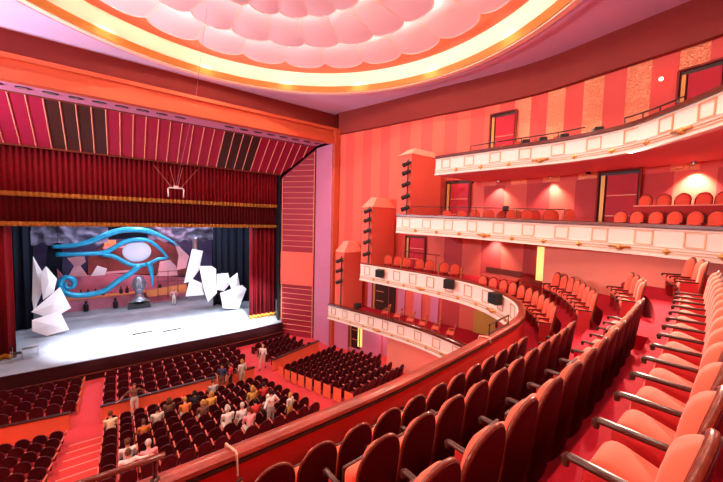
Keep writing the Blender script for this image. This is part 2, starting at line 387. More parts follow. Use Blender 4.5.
b = MB(); b.tube([(0, 0, 9.0-ZC), (0, 0, 10.06-ZC)], .3, 10); b.build('stem', M['dome'], ros)
# ------------------------------------------------------------------ stage house
TILT = Matrix.Identity(4)
TINV = TILT.inverted()
STAGE = []
def st(px, py, y): return TINV @ onY(px, py, y)
def sg(o): STAGE.append(o); return o
XL = -9.
b = MB(); b.box((2, 22.65, 7.9), (33, .5, 1.6)); sg(struct('wall_stage_upper', b, M['darkcoral']))
b = MB(); b.box((2.7, 21.95, 7.08), (23, .5, .2)); b.box((2.7, 22.1, 6.78), (23, .5, .5)); b.box((2.7, 22.0, 6.5), (23, .5, .2)); sg(struct('trim_6', b, M['orange']))
b = MB(); b.box((2.7, 21.85, 6.22), (23, .5, .5)); sg(struct('trim_7', b, M['orange']))
b = MB(); b.box((13.75, 21.7, -1.7), (.42, .3, 17.4)); struct('trim_8', b, M['orange'])
# reveal of the arch: soffit with oval openings, lilac jamb
b = MB(); b.box((2.7, 23.25, 6.42), (21.3, 2.3, .5)); so = sg(struct('wall_stage_soffit', b, M['lilac']))
for i in range(22):
    x = -7.6+i*.98
    if 3.2 < x < 5.2: continue
    b = MB(); b.lathe([(.31, -.03), (.31, .05)], n=16, mtx=Matrix(((1, 0, 0), (0, .55, 0), (0, 0, 1))))
    o = thing('recessed_downlight', 'dark oval recessed downlight in the stage arch soffit, %s from the side wall' % nth(21-i) if 21-i < 20 else 'dark oval recessed downlight in the stage arch soffit, one of the farthest from side wall', 'downlight', (x, 23.3, 6.16), 0, 'downlights in the stage arch soffit')
    if i < 2: bpy.data.objects.remove(o); continue
    b.build('trim_ring', M['black'], o); b2 = MB(); b2.lathe([(.22, -.035), (.22, -.0)], n=14, mtx=Matrix(((1, 0, 0), (0, .55, 0), (0, 0, 1)))); b2.build('lens', M['lens'], o); sg(o)
b = MB(); b.prism([(13.45, 24.35), (13.45, 21.8), (14.6, 21.8), (14.6, 24.35)], -10.6, 6.0); sg(struct('wall_stage_jamb', b, M['lilac']))
# splayed portal: top and right side
pi_, po = Vector((11.55, 27.0, 0)), Vector((13.4, 24.4, 0)); zi, zo = 3.86, 6.14
pt = thing('portal_canopy', 'sloping crimson panelled canopy over the stage with copper ribs and dark brown panels', 'stage portal', (0, 0, 0))
def top_pt(x, s):           # s 0 inner edge .. 1 outer edge
    return Vector((x, 27-2.6*s, zi+(zo-zi)*s))
def mitre(x): return max(0., (x-11.5)/1.9)
xs = [13.36-.66*i for i in range(34)]; up = Vector((0, .66, .75))*.12
for i in range(33):
    a0, a1 = xs[i+1], xs[i]
    dk = (7 <= i < 11) or (21 <= i < 25)
    q = [top_pt(a0, mitre(a0)), top_pt(a1, mitre(a1)), top_pt(a1, 1), top_pt(a0, 1)]
    b = MB(); b.add(q+[p+up for p in q], [(3, 2, 1, 0), (4, 5, 6, 7), (0, 1, 5, 4), (1, 2, 6, 5), (2, 3, 7, 6), (3, 0, 4, 7)])
    o = b.build('canopy_panel', M['portaldark' if dk else 'portal'], pt)
    if dk: o['label'] = 'dark brown panel'
for x in xs[1:]:
    b = MB(); b.tube([top_pt(x, mitre(x))-up*.2, top_pt(x, 1)-up*.2], .035, 4); b.build('rib', M['portalline'], pt)
b = MB(); b.tube([top_pt(xs[-1], 0), top_pt(11.4, 0)], .08, 6); b.tube([top_pt(xs[-1], 1), top_pt(13.3, 1)], .05, 6); b.build('edge_moulding', M['woodrim'], pt)
sg(pt)
ps = thing('portal_splay', 'rose red splayed side panel of the stage opening with thin copper lines', 'stage portal', (0, 0, 0))
def side_pt(s, z): p = pi_.lerp(po, s); return Vector((p.x, p.y, z))
def slab(z00, z01, z10, z11, th, m, name, par, out=0.):
    nrm = Vector((po.y-pi_.y, -(po.x-pi_.x), 0)).normalized()      # towards the hall
    nrm = nrm if nrm.x < 0 else -nrm
    q = [side_pt(0, z00)+nrm*out, side_pt(1, z10)+nrm*out, side_pt(1, z11)+nrm*out, side_pt(0, z01)+nrm*out]
    b = MB(); b.add(q+[p-nrm*th for p in q], [(0, 1, 2, 3), (7, 6, 5, 4), (0, 4, 5, 1), (1, 5, 6, 2), (2, 6, 7, 3), (3, 7, 4, 0)]); return b.build(name, m, par)
slab(-10.45, zi-.22, -10.45, zo-.22, .12, M['portalside'], 'side_panel', ps)
NR = Vector((po.y-pi_.y, -(po.x-pi_.x), 0)).normalized(); NR = NR if NR.x < 0 else -NR
ztop, zbot = onY(296, 252, 25.7).z, onY(296, 285, 25.7).z
for k in range(34):
    z = -9.9+k*.47
    if zbot-.1 < z < ztop+.1: continue
    if z > zo-.5: break
    s0 = 0 if z < zi-.4 else (z-zi+.4)/(zo-zi)
    b = MB(); b.tube([side_pt(s0, z)+NR*.02, side_pt(1, z)+NR*.02], .03, 4); b.build('copper_line', M['portalline'], ps)
slab(zbot, ztop, zbot, ztop, .1, M['coral'], 'plain_panel', ps, .12)
b = MB(); b.tube([side_pt(0.02, -10.4)+NR*.04, side_pt(0.02, zi-.3)+NR*.04], .05, 6); b.tube([side_pt(.98, -10.4)+NR*.04, side_pt(.98, zo-.4)+NR*.04], .05, 6); b.build('edge_moulding', M['portalline'], ps)
sg(ps)
b = MB(); b.box((11.44, 27.3, -3.2), (.12, .3, 14.0)); sg(tag(b.build('portal_edge_post', M['black']), 'thin dark post along the inner edge of the rose side panel', 'post'))
b = MB(); b.prism([(11.95, 27.5), (13.75, 24.9), (15., 24.9), (15., 28.5), (11.95, 28.5)], -10.6, 8.4); sg(struct('wall_stage_side', b, M['black']))
b = MB(); b.box((2, 28.3, 6.3), (34, 2.2, 4.2)); sg(struct('wall_stage_header', b, M['black']))
# stage platform
b = MB(); b.prism([(XL-1, 25.75), (-5.4, 25.78), (1.5, 25.85), (6, 25.95), (9, 26.15), (11.5, 26.5), (11.5, 27.05), (14.2, 27.05), (14.2, 46), (XL-1, 46)], -10.6, ZS); sg(struct('floor_stage', b, M['stage']))
b = MB(); pf = [(XL-1, 25.72, ZS), (-5.4, 25.75, ZS), (1.5, 25.82, ZS), (6, 25.92, ZS), (9, 26.12, ZS), (11.45, 26.46, ZS)]
b.sweep(pf, [(0, -1.35), (.06, -1.35), (.06, -.05), (.1, -.05), (.1, .02), (0, .02)]); sg(struct('trim_9', b, M['stagefront']))
b = MB(); b.sweep(pf, [(.06, -.8), (.12, -.8), (.12, -.86), (.06, -.86)]); sg(struct('trim_10', b, M['woodrim']))
b = MB(); b.box((2, 46, -3), (26, .2, 14)); sg(struct('wall_stage_back', b, M['blackcloth']))
b = MB(); b.box((-10, 37, -3), (.2, 18, 14)); b.box((14.3, 37, -3), (.2, 18, 14)); sg(struct('wall_stage_wings', b, M['blackcloth']))
b = MB(); b.box((2, 37.5, 4.3), (26, 17.5, .2)); sg(struct('ceiling_stage', b, M['black']))
# curtains
def curtain(mb, x0, x1, y, z0, z1, amp=.14, lam=.55, th=.05, seedv=0):
    rng = random.Random(seedv); n = max(8, int((x1-x0)/.05)); V = []; ph = rng.random()*6
    for i in range(n+1):
        x = x0+(x1-x0)*i/n; q = 2*PI*x/lam+ph+.8*math.sin(x*1.7+ph)
        yy = y+amp*math.sin(q)+.3*amp*math.sin(2.3*q+1)
        V.append((x, yy))
    vs = []
    for d in (0, th):
        for x, yy in V: vs += [(x, yy+d, z0), (x, yy+d, z1)]
    m = 2*(n+1); fs = []
    for i in range(n):
        a = 2*i; fs += [(a, a+2, a+3, a+1), (m+a, m+a+1, m+a+3, m+a+2), (a, m+a, m+a+2, a+2), (a+1, a+3, m+a+3, m+a+1)]
    fs += [(0, 1, m+1, m), (2*n, m+2*n, m+2*n+1, 2*n+1)]
    return mb.add(vs, fs)
def hang(name, label, cat, x0, x1, y, z0, z1, m, fr=.0, amp=.14, lam=.55, sd=0, group=None):
    t = thing(name, label, cat, (0, 0, 0), 0, group)
    b = MB(); curtain(b, x0, x1, y, z0+fr, z1, amp, lam, seedv=sd); b.build('cloth', m, t, True)
    if fr: b = MB(); curtain(b, x0, x1, y-.03, z0, z0+fr+.02, amp*1.02, lam, .09, sd); b.build('fringe', M['fringe'], t, True)
    return sg(t)
z1f = st(280, 208.2, 27.5).z; z2f = st(277, 228, 28.1).z
hang('stage_valance', 'upper crimson pleated valance with gold fringe under the panelled canopy', 'curtain', XL, 11.3, 27.5, z1f, 4.2, M['curtain'], .26, .06, .27, 1)
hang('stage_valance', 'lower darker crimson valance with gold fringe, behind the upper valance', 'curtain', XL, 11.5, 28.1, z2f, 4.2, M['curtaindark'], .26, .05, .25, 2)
xr0, xr1 = st(250, 290, 28.7).x, 11.8
hang('stage_curtain', 'tall crimson velvet stage curtain drawn to the side beside the white crystal blocks', 'curtain', xr0, xr1, 28.75, ZS+.02, 0, M['curtain'], .3, .13, .42, 3)
xl1 = st(13.5, 300, 28.7).x
hang('stage_curtain', 'tall crimson velvet stage curtain beside the small chair on stage', 'curtain', XL, xl1, 28.75, ZS+.02, 0, M['curtain'], .3, .13, .42, 4)
hang('black_stage_drape', 'black stage leg curtain beside the leftmost white crystal blocks', 'curtain', XL+.3, st(33, 300, 35.4).x, 35.4, ZS+.02, 1.2, M['blackcloth'], 0, .12, .6, 5)
hang('black_stage_drape', 'black stage leg curtain hanging behind the right-hand white crystal blocks', 'curtain', st(213, 280, 35.4).x, 13.6, 35.4, ZS+.02, 1.2, M['blackcloth'], 0, .14, .7, 6)
# ------------------------------------------------------------------ stage set
def px_path(pts, y): return [st(a, c, y) for a, c in pts]
def smooth(P): return catmull(P, .3)
eye = thing('eye_sculpture', 'giant turquoise tubular eye with brow and spiral tail hanging over the stage', 'stage prop')
EY = 36.6
def taper(P, r0, r1, mid=None):
    n = len(P); mid = mid or max(r0, r1); r0, r1, mid = r0*.78, r1*.78, mid*.78
    return [(r0+(mid-r0)*min(1, i/(n*.35))) if i < n*.5 else (r1+(mid-r1)*min(1, (n-1-i)/(n*.3))) for i in range(n)]
brow = smooth(px_path([(51.9, 246.9), (72.6, 245.7), (89, 242), (103.7, 236), (118, 231), (132.8, 229.6), (149, 231.4), (163, 237), (172, 241.5), (178, 246)], EY))
b = MB(); b.tube(brow, taper(brow, .2, .06, .34), 12); b.build('brow', M['blue'], eye, True)
lid = smooth(px_path([(56, 254.6), (83, 253.9), (103.7, 252.6), (113, 248.4), (124.5, 242), (137, 239.5), (149.4, 241), (160.7, 249.5), (168, 258)], EY-.1))
b = MB(); b.tube(lid, taper(lid, .24, .12, .27), 12); b.build('upper_lid', M['blue'], eye, True)
low = smooth(px_path([(101, 254), (114, 256.5), (124.5, 262), (135, 265.6), (149, 263.5), (158, 259), (168, 258)], EY-.05))
b = MB(); b.tube(low, taper(low, .26, .16, .25), 12); b.build('lower_lid', M['blue'], eye, True)
tail = smooth(px_path([(140, 265), (129.6, 274), (117, 281.6), (108, 289), (97.5, 293), (83, 295.3), (70, 294.6), (61, 289), (60.5, 282), (65.5, 277.6), (72, 278.8), (74.5, 283), (72, 287.8), (66.8, 287.8), (65, 284.4), (68, 282.4)], EY-.15))
b = MB(); b.tube(tail, taper(tail, .34, .1, .30), 12); b.build('spiral_tail', M['blue'], eye, True)
tear = smooth(px_path([(148, 262), (150.5, 268), (152, 276), (152.5, 287)], EY-.1))
b = MB(); b.tube(tear, [.30-.26*i/(len(tear)-1) for i in range(len(tear))], 12); b.build('teardrop', M['blue'], eye, True)
ic = st(137, 251.5, EY+.05); b = MB(); b.sphere((ic.x, ic.y, ic.z), (1.12, .16, .98), 28); b.build('iris', M['paleblue'], eye, True)
for a in ((58, 228), (137, 228), (166, 228)):
    p = st(a[0], 252 if a[0] < 100 else 236, EY); b = MB(); b.tube([p, (p.x, p.y, 4.1)], .018, 4); b.build('wire', M['black'], eye)
sg(eye)
def crystal(px, y, th, label, group, sh=.8, ridge=.16):
    y += 2.45
    P = [st(a, c, y) for a, c in px]; c = sum(P, Vector())/len(P); pts = []
    for p in P:
        p.z = max(p.z, ZS+.02); pts.append(p); q = c+(p-c)*sh; q.y = y+th; q.z = max(q.z, ZS+.02) if p.z > ZS+.05 else p.z; pts.append(q)
    pts.append(Vector((c.x+.1, y-ridge, c.z+.1)))
    b = MB(); b.hull([(p.x, p.y, p.z) for p in pts]); o = b.build('crystal_block', M['white'])
    return sg(tag(o, label, 'stage prop', group))
G = 'white crystal blocks on stage'
crystal([(33, 256), (38, 266), (43, 273), (43, 290), (34, 312), (32, 300)], 31.7, .3, 'tall pointed white crystal block standing against the black leg curtain', G)
crystal([(40, 274), (46, 266), (45.5, 280), (57, 279), (54, 292), (43, 300)], 31.2, .25, 'white crystal block with two sharp spikes behind the spiral of the blue eye', G)
crystal([(31, 312), (47, 300), (60, 287), (71, 308), (52, 319)], 30.75, .25, 'white crystal block with a sharp peak lying on top of the lowest block', G)
crystal([(32, 320), (60, 311), (69, 329.5), (47, 336), (32, 331)], 30.1, .4, 'lowest broad white crystal block nearest the small stage chair', G)
crystal([(192, 249), (203, 251), (199, 270), (191, 281.5), (184, 283)], 32.1, .25, 'long leaning white slab, tallest of the crystal blocks right of the blue eye', G)
crystal([(190, 278), (202, 283), (204, 295), (185.6, 296.5)], 31.6, .25, 'white crystal block at the foot of the long leaning slab', G)
crystal([(199, 266), (211.5, 266), (216, 269), (217, 293), (208, 302), (204, 290)], 31.05, .3, 'upright white crystal block with a flat top in the middle of the heap', G)
crystal([(217, 274), (228, 273), (231, 283), (224, 291), (217, 290)], 31.1, .3, 'boxy white crystal block in front of the black leg curtain', G)
crystal([(228, 280), (237.5, 272.5), (240, 287), (233, 294)], 30.6, .25, 'small spiked white crystal block near the red stage curtain', G)
crystal([(220, 293), (233, 292), (242, 285), (246.5, 289), (239, 301), (238.5, 309), (223, 308)], 30.05, .3, 'lowest white crystal block nearest the red stage curtain', G)
def flat(px, y, th, m, name, label, cat='stage set', group=None, dz=0.):
    y += 5.2
    P = [st(a, c, y) for a, c in px]; n = len(P); b = MB()
    for p in P: p.z = max(p.z, ZS+.02)
    b.add([(p.x, p.y, p.z) for p in P]+[(p.x, p.y+th, p.z) for p in P], [tuple(range(n)), tuple(range(2*n-1, n-1, -1))]+[(i, n+i, n+(i+1) % n, (i+1) % n) for i in range(n)])
    return sg(tag(b.build(name, m), label, cat, group))
# rumpled grey cloth clouds
def rumple(x0, x1, y0, y1, Y, label):
    Y += 3.3
    b = MB(); nx, ny = 44, 14; vs = []; rng = random.Random(x0)
    for d in (0, .12):
        for i in range(nx+1):
            for j in range(ny+1):
                a = x0+(x1-x0)*i/nx; c = y0+(y1-y0)*j/ny
                off = .9*noise.noise((i*.16+x0, j*.3, Y))+.45*abs(noise.noise((i*.34+j*.25, j*.5-i*.1, x0)))
                p = st(a, c+(1.6*math.sin(i*.7) if j == ny else 0), Y); vs.append((p.x, Y+off+d, p.z))
    q = ny+1; m = (nx+1)*q; fs = []
    for i in range(nx):
        for j in range(ny):
            a = i*q+j; fs += [(a, a+1, a+q+1, a+q), (m+a, m+a+q, m+a+q+1, m+a+1)]
    for i in range(nx):
        for e in (0, ny): a = i*q+e; fs.append((a, a+q, m+a+q, m+a))
    b.add(vs, fs); return sg(tag(b.build('rumpled_cloth', M['greycloth'], None, True), label, 'backcloth'))
rumple(30, 108, 222, 244, 35.2, 'rumpled violet grey cloth hung above the left half of the blue eye')
rumple(148, 214, 222, 241, 34.8, 'rumpled violet grey cloth hung behind the right end of the blue brow')
flat([(33, 240), (212, 238), (212, 306), (33, 306)], 36.6, .15, M['violet'], 'painted_canvas', 'dim violet painted backdrop filling the back of the stage', 'backdrop')
flat([(48, 243), (62, 243), (62, 275), (44, 276)], 34.6, .2, M['blackcloth'], 'scenery_flat', 'black set panel behind the left ends of the blue tubes')
flat([(67, 258), (84, 256), (85.5, 262), (80, 266), (87, 276), (68, 277), (74, 266)], 34.2, .35, M['pinkset'], 'scenery_rock', 'pale pink jagged slab left of the eye between the tubes and the spiral')
flat([(97, 266), (107, 269), (105, 275), (91, 276)], 34.0, .3, M['white'], 'scenery_rock', 'small whitish slanted slab under the lower tube of the eye')
flat([(57, 269), (63, 276), (62, 281), (58, 279)], 34.0, .2, M['magset'], 'scenery_rock', 'small rose slab above the spiral tail')
flat([(62, 277), (108, 274), (160, 276), (188, 278), (186, 305), (60, 306)], 36.0, .25, M['magset'], 'scenery_flat', 'long low rose lit set wall across the back of the stage', 'stage set')
flat([(106, 243), (160, 240), (186, 252), (186, 274), (88, 274), (88, 258)], 36.3, .2, M['brickset'], 'scenery_flat', 'rust red set wall seen through the opening of the blue eye')
flat([(104, 240), (116, 240), (116, 250), (104, 250)], 35.6, .2, M['orangeset'], 'scenery_flat', 'orange set panel behind the upper lid of the eye')
flat([(160, 262), (170, 260), (176, 266), (178, 276), (157, 276)], 34.5, .3, M['pinkset'], 'scenery_rock', 'pink rock shaped slab right of the teardrop of the eye')
flat([(174, 240), (181, 248), (189, 256), (186, 268), (177, 270), (179, 256)], 33.6, .3, M['pinkset'], 'scenery_rock', 'curved pink slab beside the long leaning white crystal')
flat([(145, 291), (186, 284), (188, 292), (148, 297)], 33.92, .3, M['orangeset'], 'scenery_flat', 'low orange set panel right of the silver head')
flat([(103, 247), (133, 245), (133, 247), (103, 249)], 35.2, .12, M['pinkset'], 'scenery_batten', 'pale batten crossing behind the upper lid of the eye')
flat([(105, 272), (130, 270), (130, 272), (105, 274)], 35.0, .12, M['pinkset'], 'scenery_batten', 'pale batten crossing below the lower lid of the eye')
b = MB()
for py in (264, 270, 276): b.tube([st(44, py, 40.4), st(62, py-.3, 40.4)], .04, 5)
for px in (46, 52, 58): b.tube([st(px, 262, 40.4), st(px, 300, 40.4)], .04, 5)
sg(tag(b.build('scaffolding', M['black']), 'black scaffold frame behind the left crystal blocks', 'scaffold'))
b = MB()
for py in (271, 276, 281): b.tube([st(157, py+1, 38.9), st(188, py-1, 38.9)], .035, 5)
for px in (158, 168, 178, 187): b.tube([st(px, 270, 38.9), st(px, 299, 38.9)], .035, 5)
sg(tag(b.build('scaffolding', M['brickset']), 'rust red scaffold rail right of the silver head', 'scaffold'))
p = st(195.5, 245, 36.2); b = MB(); b.lathe([(.28, -1.6), (.28, .7), (.2, .75)], (p.x, p.y, p.z), 14); sg(tag(b.build('grey_pipe', M['steel']), 'grey vertical pipe behind the long leaning white crystal', 'pipe'))
# bottles / small figures along the back
q_top = st(172, 288.5, 40.2).z-.015
for i, (px, py) in enumerate(((81, 291), (88, 290), (95.5, 289), (103, 288), (121, 288), (127, 286), (160, 289))):
    p = st(px, py, 40.2); h = .62; b = MB(); zb = q_top
    b.lathe([(.13, 0), (.15, .05), (.15, .4), (.06, .52), (.06, .68), (.075, .7)], (p.x, p.y, zb), 10)
    sg(tag(b.build('stage_bottle', M['black']), 'small dark bottle shaped prop at the back of stage, %s from the spiral tail' % nth(i), 'stage prop', 'dark bottle props'))
b = MB(); q0, q1 = st(66, 293.5, 40.2), st(172, 288.5, 40.2); b.box(((q0.x+q1.x)/2, 40.1, (q1.z-.1+ZS)/2), (q1.x-q0.x, .9, q1.z-.1-ZS)); b.box(((q0.x+q1.x)/2, 40.1, q1.z-.06), (q1.x-q0.x+.2, 1.1, .08), k=1)
sg(tag(b.build('bar_counter', [M['magset'], M['orangeset']]), 'low rose bar counter along the back carrying small dark props', 'counter'))
for i, px in enumerate((86, 115.5)):
    p = onZ(px, 305, ZS); p = p*(39.2/p.y); b = MB(); b.lathe([(.16, ZS+.01), (.2, ZS+.08), (.2, ZS+.6), (.1, ZS+.75), (.1, ZS+.95), (.14, ZS+1.0)], (p.x, p.y, 0), 12)
    sg(tag(b.build('floor_urn', M['black']), 'dark narrow urn standing on stage %s' % ('below the spiral tail' if i == 0 else 'left of the silver head'), 'urn', 'dark urns'))
# silver head on a dark plinth
ph = onZ(139.5, 307.5, ZS)
pl = thing('plinth', 'low dark plinth with a sloping front under the silver head', 'plinth', (ph.x, ph.y, ZS))
b = MB(); b.hull([(-.95, -.5, .01), (.95, -.5, .01), (.95, .5, .01), (-.95, .5, .01), (-.8, -.1, .62), (.8, -.1, .62), (.8, .45, .62), (-.8, .45, .62)]); b.build('body', M['black'], pl)
b = MB(); b.box((0, .17, .645), (1.7, .64, .05)); b.build('top', M['steel'], pl); sg(pl)
hd = thing('head_sculpture', 'large silvery human head sculpture standing on the dark plinth', 'sculpture', (ph.x, ph.y+.17, ZS+.68))
b = MB(); b.lathe([(.62, 0), (.55, .08), (.34, .3), (.28, .6), (.3, .8)], n=20); b.sphere((0, -.02, 1.35), (.50, .58, .72), 22); b.sphere((0, -.2, .92), (.36, .36, .3), 16)
o = b.build('neck_and_skull', M['silver'], hd, True); rm = o.modifiers.new('blend', 'REMESH'); rm.mode = 'VOXEL'; rm.voxel_size = .05; rm.use_smooth_shade = True
b = MB(); b.hull([(-.06, -.56, 1.5), (.06, -.56, 1.5), (-.11, -.56, 1.15), (.11, -.56, 1.15), (0, -.76, 1.17), (0, -.62, 1.5)]); b.build('nose', M['silver'], hd, True)
for s in (-1, 1):
    b = MB(); b.sphere((s*.19, -.53, 1.42), (.09, .06, .05), 10); b.build('eye', M['silver'], hd, True)
    b = MB(); b.sphere((s*.5, 0, 1.32), (.06, .13, .19), 10); b.build('ear', M['silver'], hd, True)
b = MB(); b.sphere((0, -.53, .99), (.15, .07, .045), 12); b.build('lips', M['silver'], hd, True); hd.scale = (1.18, 1.1, 1.22); sg(hd)
# small chair, stool and floor troughs at the stage front
c0 = st(25, 358, 27.6)
c0 = TINV @ onZ(25, 360, -9.95); c0 = Vector((c0.x, min(max(c0.y, 27.2), 28.2), ZS))
ch = thing('stage_chair', 'small black chair with a metal frame at the stage edge beside the red curtain', 'chair', c0, math.radians(-70))
b = MB(); b.rbox((0, 0, .45), (.42, .42, .05), .02); b.build('seat', M['black'], ch)
b = MB(); b.rbox((0, -.22, .78), (.42, .04, .3), .015); b.build('backrest', M['black'], ch)
for sx in (-1, 1):
    for sy in (-1, 1):
        b = MB(); b.tube([(sx*.19, sy*.2, 0), (sx*.19, sy*.2, .43 if sy > 0 else .92)], .016, 6); b.build('leg', M['steel'], ch)
sg(ch)
s0 = TINV @ onZ(38, 356, -9.9); sl = thing('music_stand_table', 'low silvery table with thin tube legs beside the small stage chair', 'table', (s0.x, c0.y+.15, ZS), .2)
b = MB(); b.rbox((0, 0, .62), (.75, .4, .03), .01); b.build('top', M['steel'], sl)
for sx in (-1, 1):
    for sy in (-1, 1): b = MB(); b.tube([(sx*.34, sy*.16, 0), (sx*.34, sy*.16, .61)], .014, 6); b.build('leg', M['steel'], sl)
sg(sl)
for i, (a, c) in enumerate(((142.5, 336.2), (172, 333.2))):
    p = TINV @ onZ(a, c, -9.45); t = thing('floor_trough', 'narrow dark lamp trough set on the stage floor, %s' % ('left one of the pair' if i == 0 else 'right one of the pair'), 'stage light', (p.x, p.y, ZS), math.radians(4), 'floor lamp troughs')
    b = MB(); b.box((0, 0, .05), (1.25, .32, .1)); b.build('housing', M['black'], t); b = MB(); b.box((0, .02, .105), (1.15, .2, .02)); b.build('glass', M['lens'], t); sg(t)
# microphone frame hanging in front of the valance, with its cords
mc = st(176, 188, 26.6)
mf = thing('hanging_microphone_bar', 'small white microphone frame on thin wires before the upper valance', 'microphone', mc)
b = MB(); b.tube([(-.48, 0, -.42), (-.5, 0, -.1), (-.42, 0, 0), (.42, 0, 0), (.5, 0, -.1), (.48, 0, -.42)], .05, 6); b.box((0, 0, .07), (.3, .12, .16)); b.build('frame', M['cream'], mf)
for s in (-1, 1): b = MB(); b.lathe([(.035, -.24), (.05, -.2), (.05, 0)], (s*.48, 0, -.42), 8); b.build('microphone', M['steel'], mf)
for s in (-1.3, -.3, .5, 1.5): b = MB(); b.tube([(s*.2, 0, .02), (s, .55, 1.55)], .012, 4); b.build('wire', M['portalline'], mf)
sg(mf)
b = MB(); p0 = onZ(207, 8, 9.05); p1 = onY(196, 96, 21.6); p2 = TILT @ (mc+Vector((0, 0, .1)))
b.tube([p0, p0.lerp(p1, .5), p1, p2], .008, 4); tag(b.build('ceiling_cable', M['lilac']), 'thin pale cable strung from the ceiling petals down to the microphone frame', 'cable')
for o in STAGE: o.matrix_world = TILT @ o.matrix_basis
# ------------------------------------------------------------------ box tiers along the right wall
def face_cam_px(curve, px, z):
    """distance along a plan curve whose point at height z shows at picture column px"""
    best = None
    for i in range(1501):
        d = curve.L[-1]*i/1500; p, _ = curve.at(d); q = project((p.x, p.y, z))
        if q[2] > .3 and (best is None or abs(q[0]-px) < best[0]): best = (abs(q[0]-px), d)
    return best[1]
def balcony_front(label, path, Hf, rail_w=.34, inner=.85, first=.6, step=1.25, upto=None, rail='wood'):
    t = thing('balcony_parapet', label, 'balcony front')
    P = catmull(path, .4); C = Curve(P)
    b = MB(); b.sweep(P, [(-.05, 0), (.10, 0), (.14, -.05), (.10, -.08), (.10, -.62*Hf), (.16, -.64*Hf), (.13, -.68*Hf), (.13, -.9*Hf), (.2, -.93*Hf), (.2, -Hf), (-.05, -Hf)]); b.build('parapet', M['cream'], t, 30)
    w = rail_w/2; b = MB(); b.sweep(P, [(-w, 0.005), (w, 0.005), (w+.03, .03), (w+.02, .075), (w-.03, .095), (-w+.03, .095), (-w-.02, .075), (-w-.03, .03)] if rail == 'railwood' else [(-w, .005), (w, .005), (w+.03, .03), (w+.03, .13), (w, .15), (-w, .15), (-w-.03, .13), (-w-.03, .03)]); b.build('top_rail', M[rail], t, 40)
    b = MB(); b.sweep(P, [(-.05, -.02), (-.08, -.02), (-.08, -inner), (-.05, -inner)]); b.build('lining', M['innerred'], t)
    b = MB(); b.sweep(P, [(-.085, -.0), (-.11, -.0), (-.11, -.045), (-.08, -.045)]); b.build('under_rail', M['darkwood'], t)
    end = upto or C.L[-1]
    for k in (.73, .83):
        b = MB(); Q = [p for p, l in zip(C.p, C.L) if l <= end+.3]
        b.sweep(Q, [(.13, -k*Hf), (.165, -k*Hf), (.165, -k*Hf-.03), (.13, -k*Hf-.03)]); b.build('ledge_line', M['creamline'], t)
    d = first; i = 0
    while d < end:
        p, tn = C.at(d); n = Vector((tn.y, -tn.x, 0)); n.normalize(); R = Matrix((tn, n, Vector((0, 0, 1)))).transposed()
        b = MB(); s, h = .23, .19*Hf/.9*1.15; zc = -.35*Hf
        for (c, dd) in (((0, h), (2*s+.04, .035)), ((0, -h), (2*s+.04, .035)), ((-s, 0), (.04, 2*h)), ((s, 0), (.04, 2*h))):
            b.box(p+R @ Vector((c[0], .115, zc+c[1])), (dd[0], .03, dd[1]), mtx=R)
        b.build('square_moulding', M['creamline'], t)
        if i % 4 != 3:
            p2, _ = C.at(min(d+step/2, C.L[-1])); c = p2+R @ Vector((0, .17, -.79*Hf)); b = MB(); b.hull([c+R @ Vector(v) for v in ((.11, 0, 0), (-.11, 0, 0), (0, 0, .11), (0, 0, -.11), (0, .05, 0), (0, -.02, 0))]); b.build('diamond_boss', M['gold'], t)
        else:
            p2, _ = C.at(min(d+step/2, C.L[-1])); b = MB(); c = p2+R @ Vector((0, .2, -.78*Hf)); b.sphere(c, .1, 10); b.tube([c+R @ Vector((-.3, 0, .03)), c+R @ Vector((.3, 0, .03))], .045, 6); b.build('gilt_lamp_bracket', M['gold'], t, True)
        d += step; i += 1
    return C
RZ1 = -2.82
F0P = [(12.15, 19.65, -6.2), (12.45, 17, -6.05), (12.7, 14.6, -5.93), (12.9, 11.5, -5.8), (12.9, 9.1, -5.83), (12.7, 7.4, -5.85)]
F1P = [(12.67, 16.6, RZ1), (13.13, 13.5, RZ1), (13.35, 10.7, RZ1), (13.3, 9.05, RZ1), (12.9, 7.65, RZ1), (12.1, 6.35, RZ1), (11.2, 5.45, RZ1), (10.1, 4.83, RZ1), (9.0, 4.48, RZ1), (7.13, 4.2, RZ1), (4.83, 3.93, RZ1), (3.25, 3.8, RZ1), (1.26, 3.76, RZ1), (-.03, 3.76, RZ1), (-2.5, 3.78, RZ1)]
F2P = [(12.6, 13.25, .28), (13.15, 11., .235), (13.5, 8.9, .187), (13.9, 5.65, .085), (13.9, 2.93, .02), (13.5, 1.0, -.03), (12.9, -.8, -.05)]
F3P = [(13.26, 11.15, 3.3), (13.64, 7.9, 3.3), (13.95, 5.62, 3.3), (13.65, 3.53, 3.3), (12.71, 2.2, 3.3), (11.65, 1.11, 3.3), (10.6, .2, 3.3)]
C1 = balcony_front('long balcony parapet with worn mahogany rail curving from the stage to the near seats', F1P, 1.05, .16, .93, rail='railwood', upto=12.0, step=1.2)
C1F = Curve([p for p in C1.p if p.y > 8.6 and p.x > 12])
C0 = balcony_front('lowest cream balcony front, nearest the stalls, with wooden chairs behind it', F0P, .95, .3, .9)
C2 = balcony_front('cream balcony front with square mouldings above the plain salmon wall panel', F2P, .9, .3, .8)
C3 = balcony_front('topmost cream balcony front curving up and outward below the upper doors', F3P, .85, .3, .8)
T0Z, T1Z, T2Z, T3Z = -6.45, -3.1, -.32, 2.8
F1B = F1P[:3]+[(13.34, 9.4, RZ1)]
def slab_poly(path, inset=.0):
    P = catmull(path, .5); pts = [(p.x+inset, p.y) for p in P]; y0, y1 = P[-1].y, P[0].y
    w = [(x-.01, y) for x, y in WALL if y0 < y < y1]
    return pts+[(wall_x(y0)-.01, y0)]+w[::-1]+[(wall_x(y1)-.01, y1)]
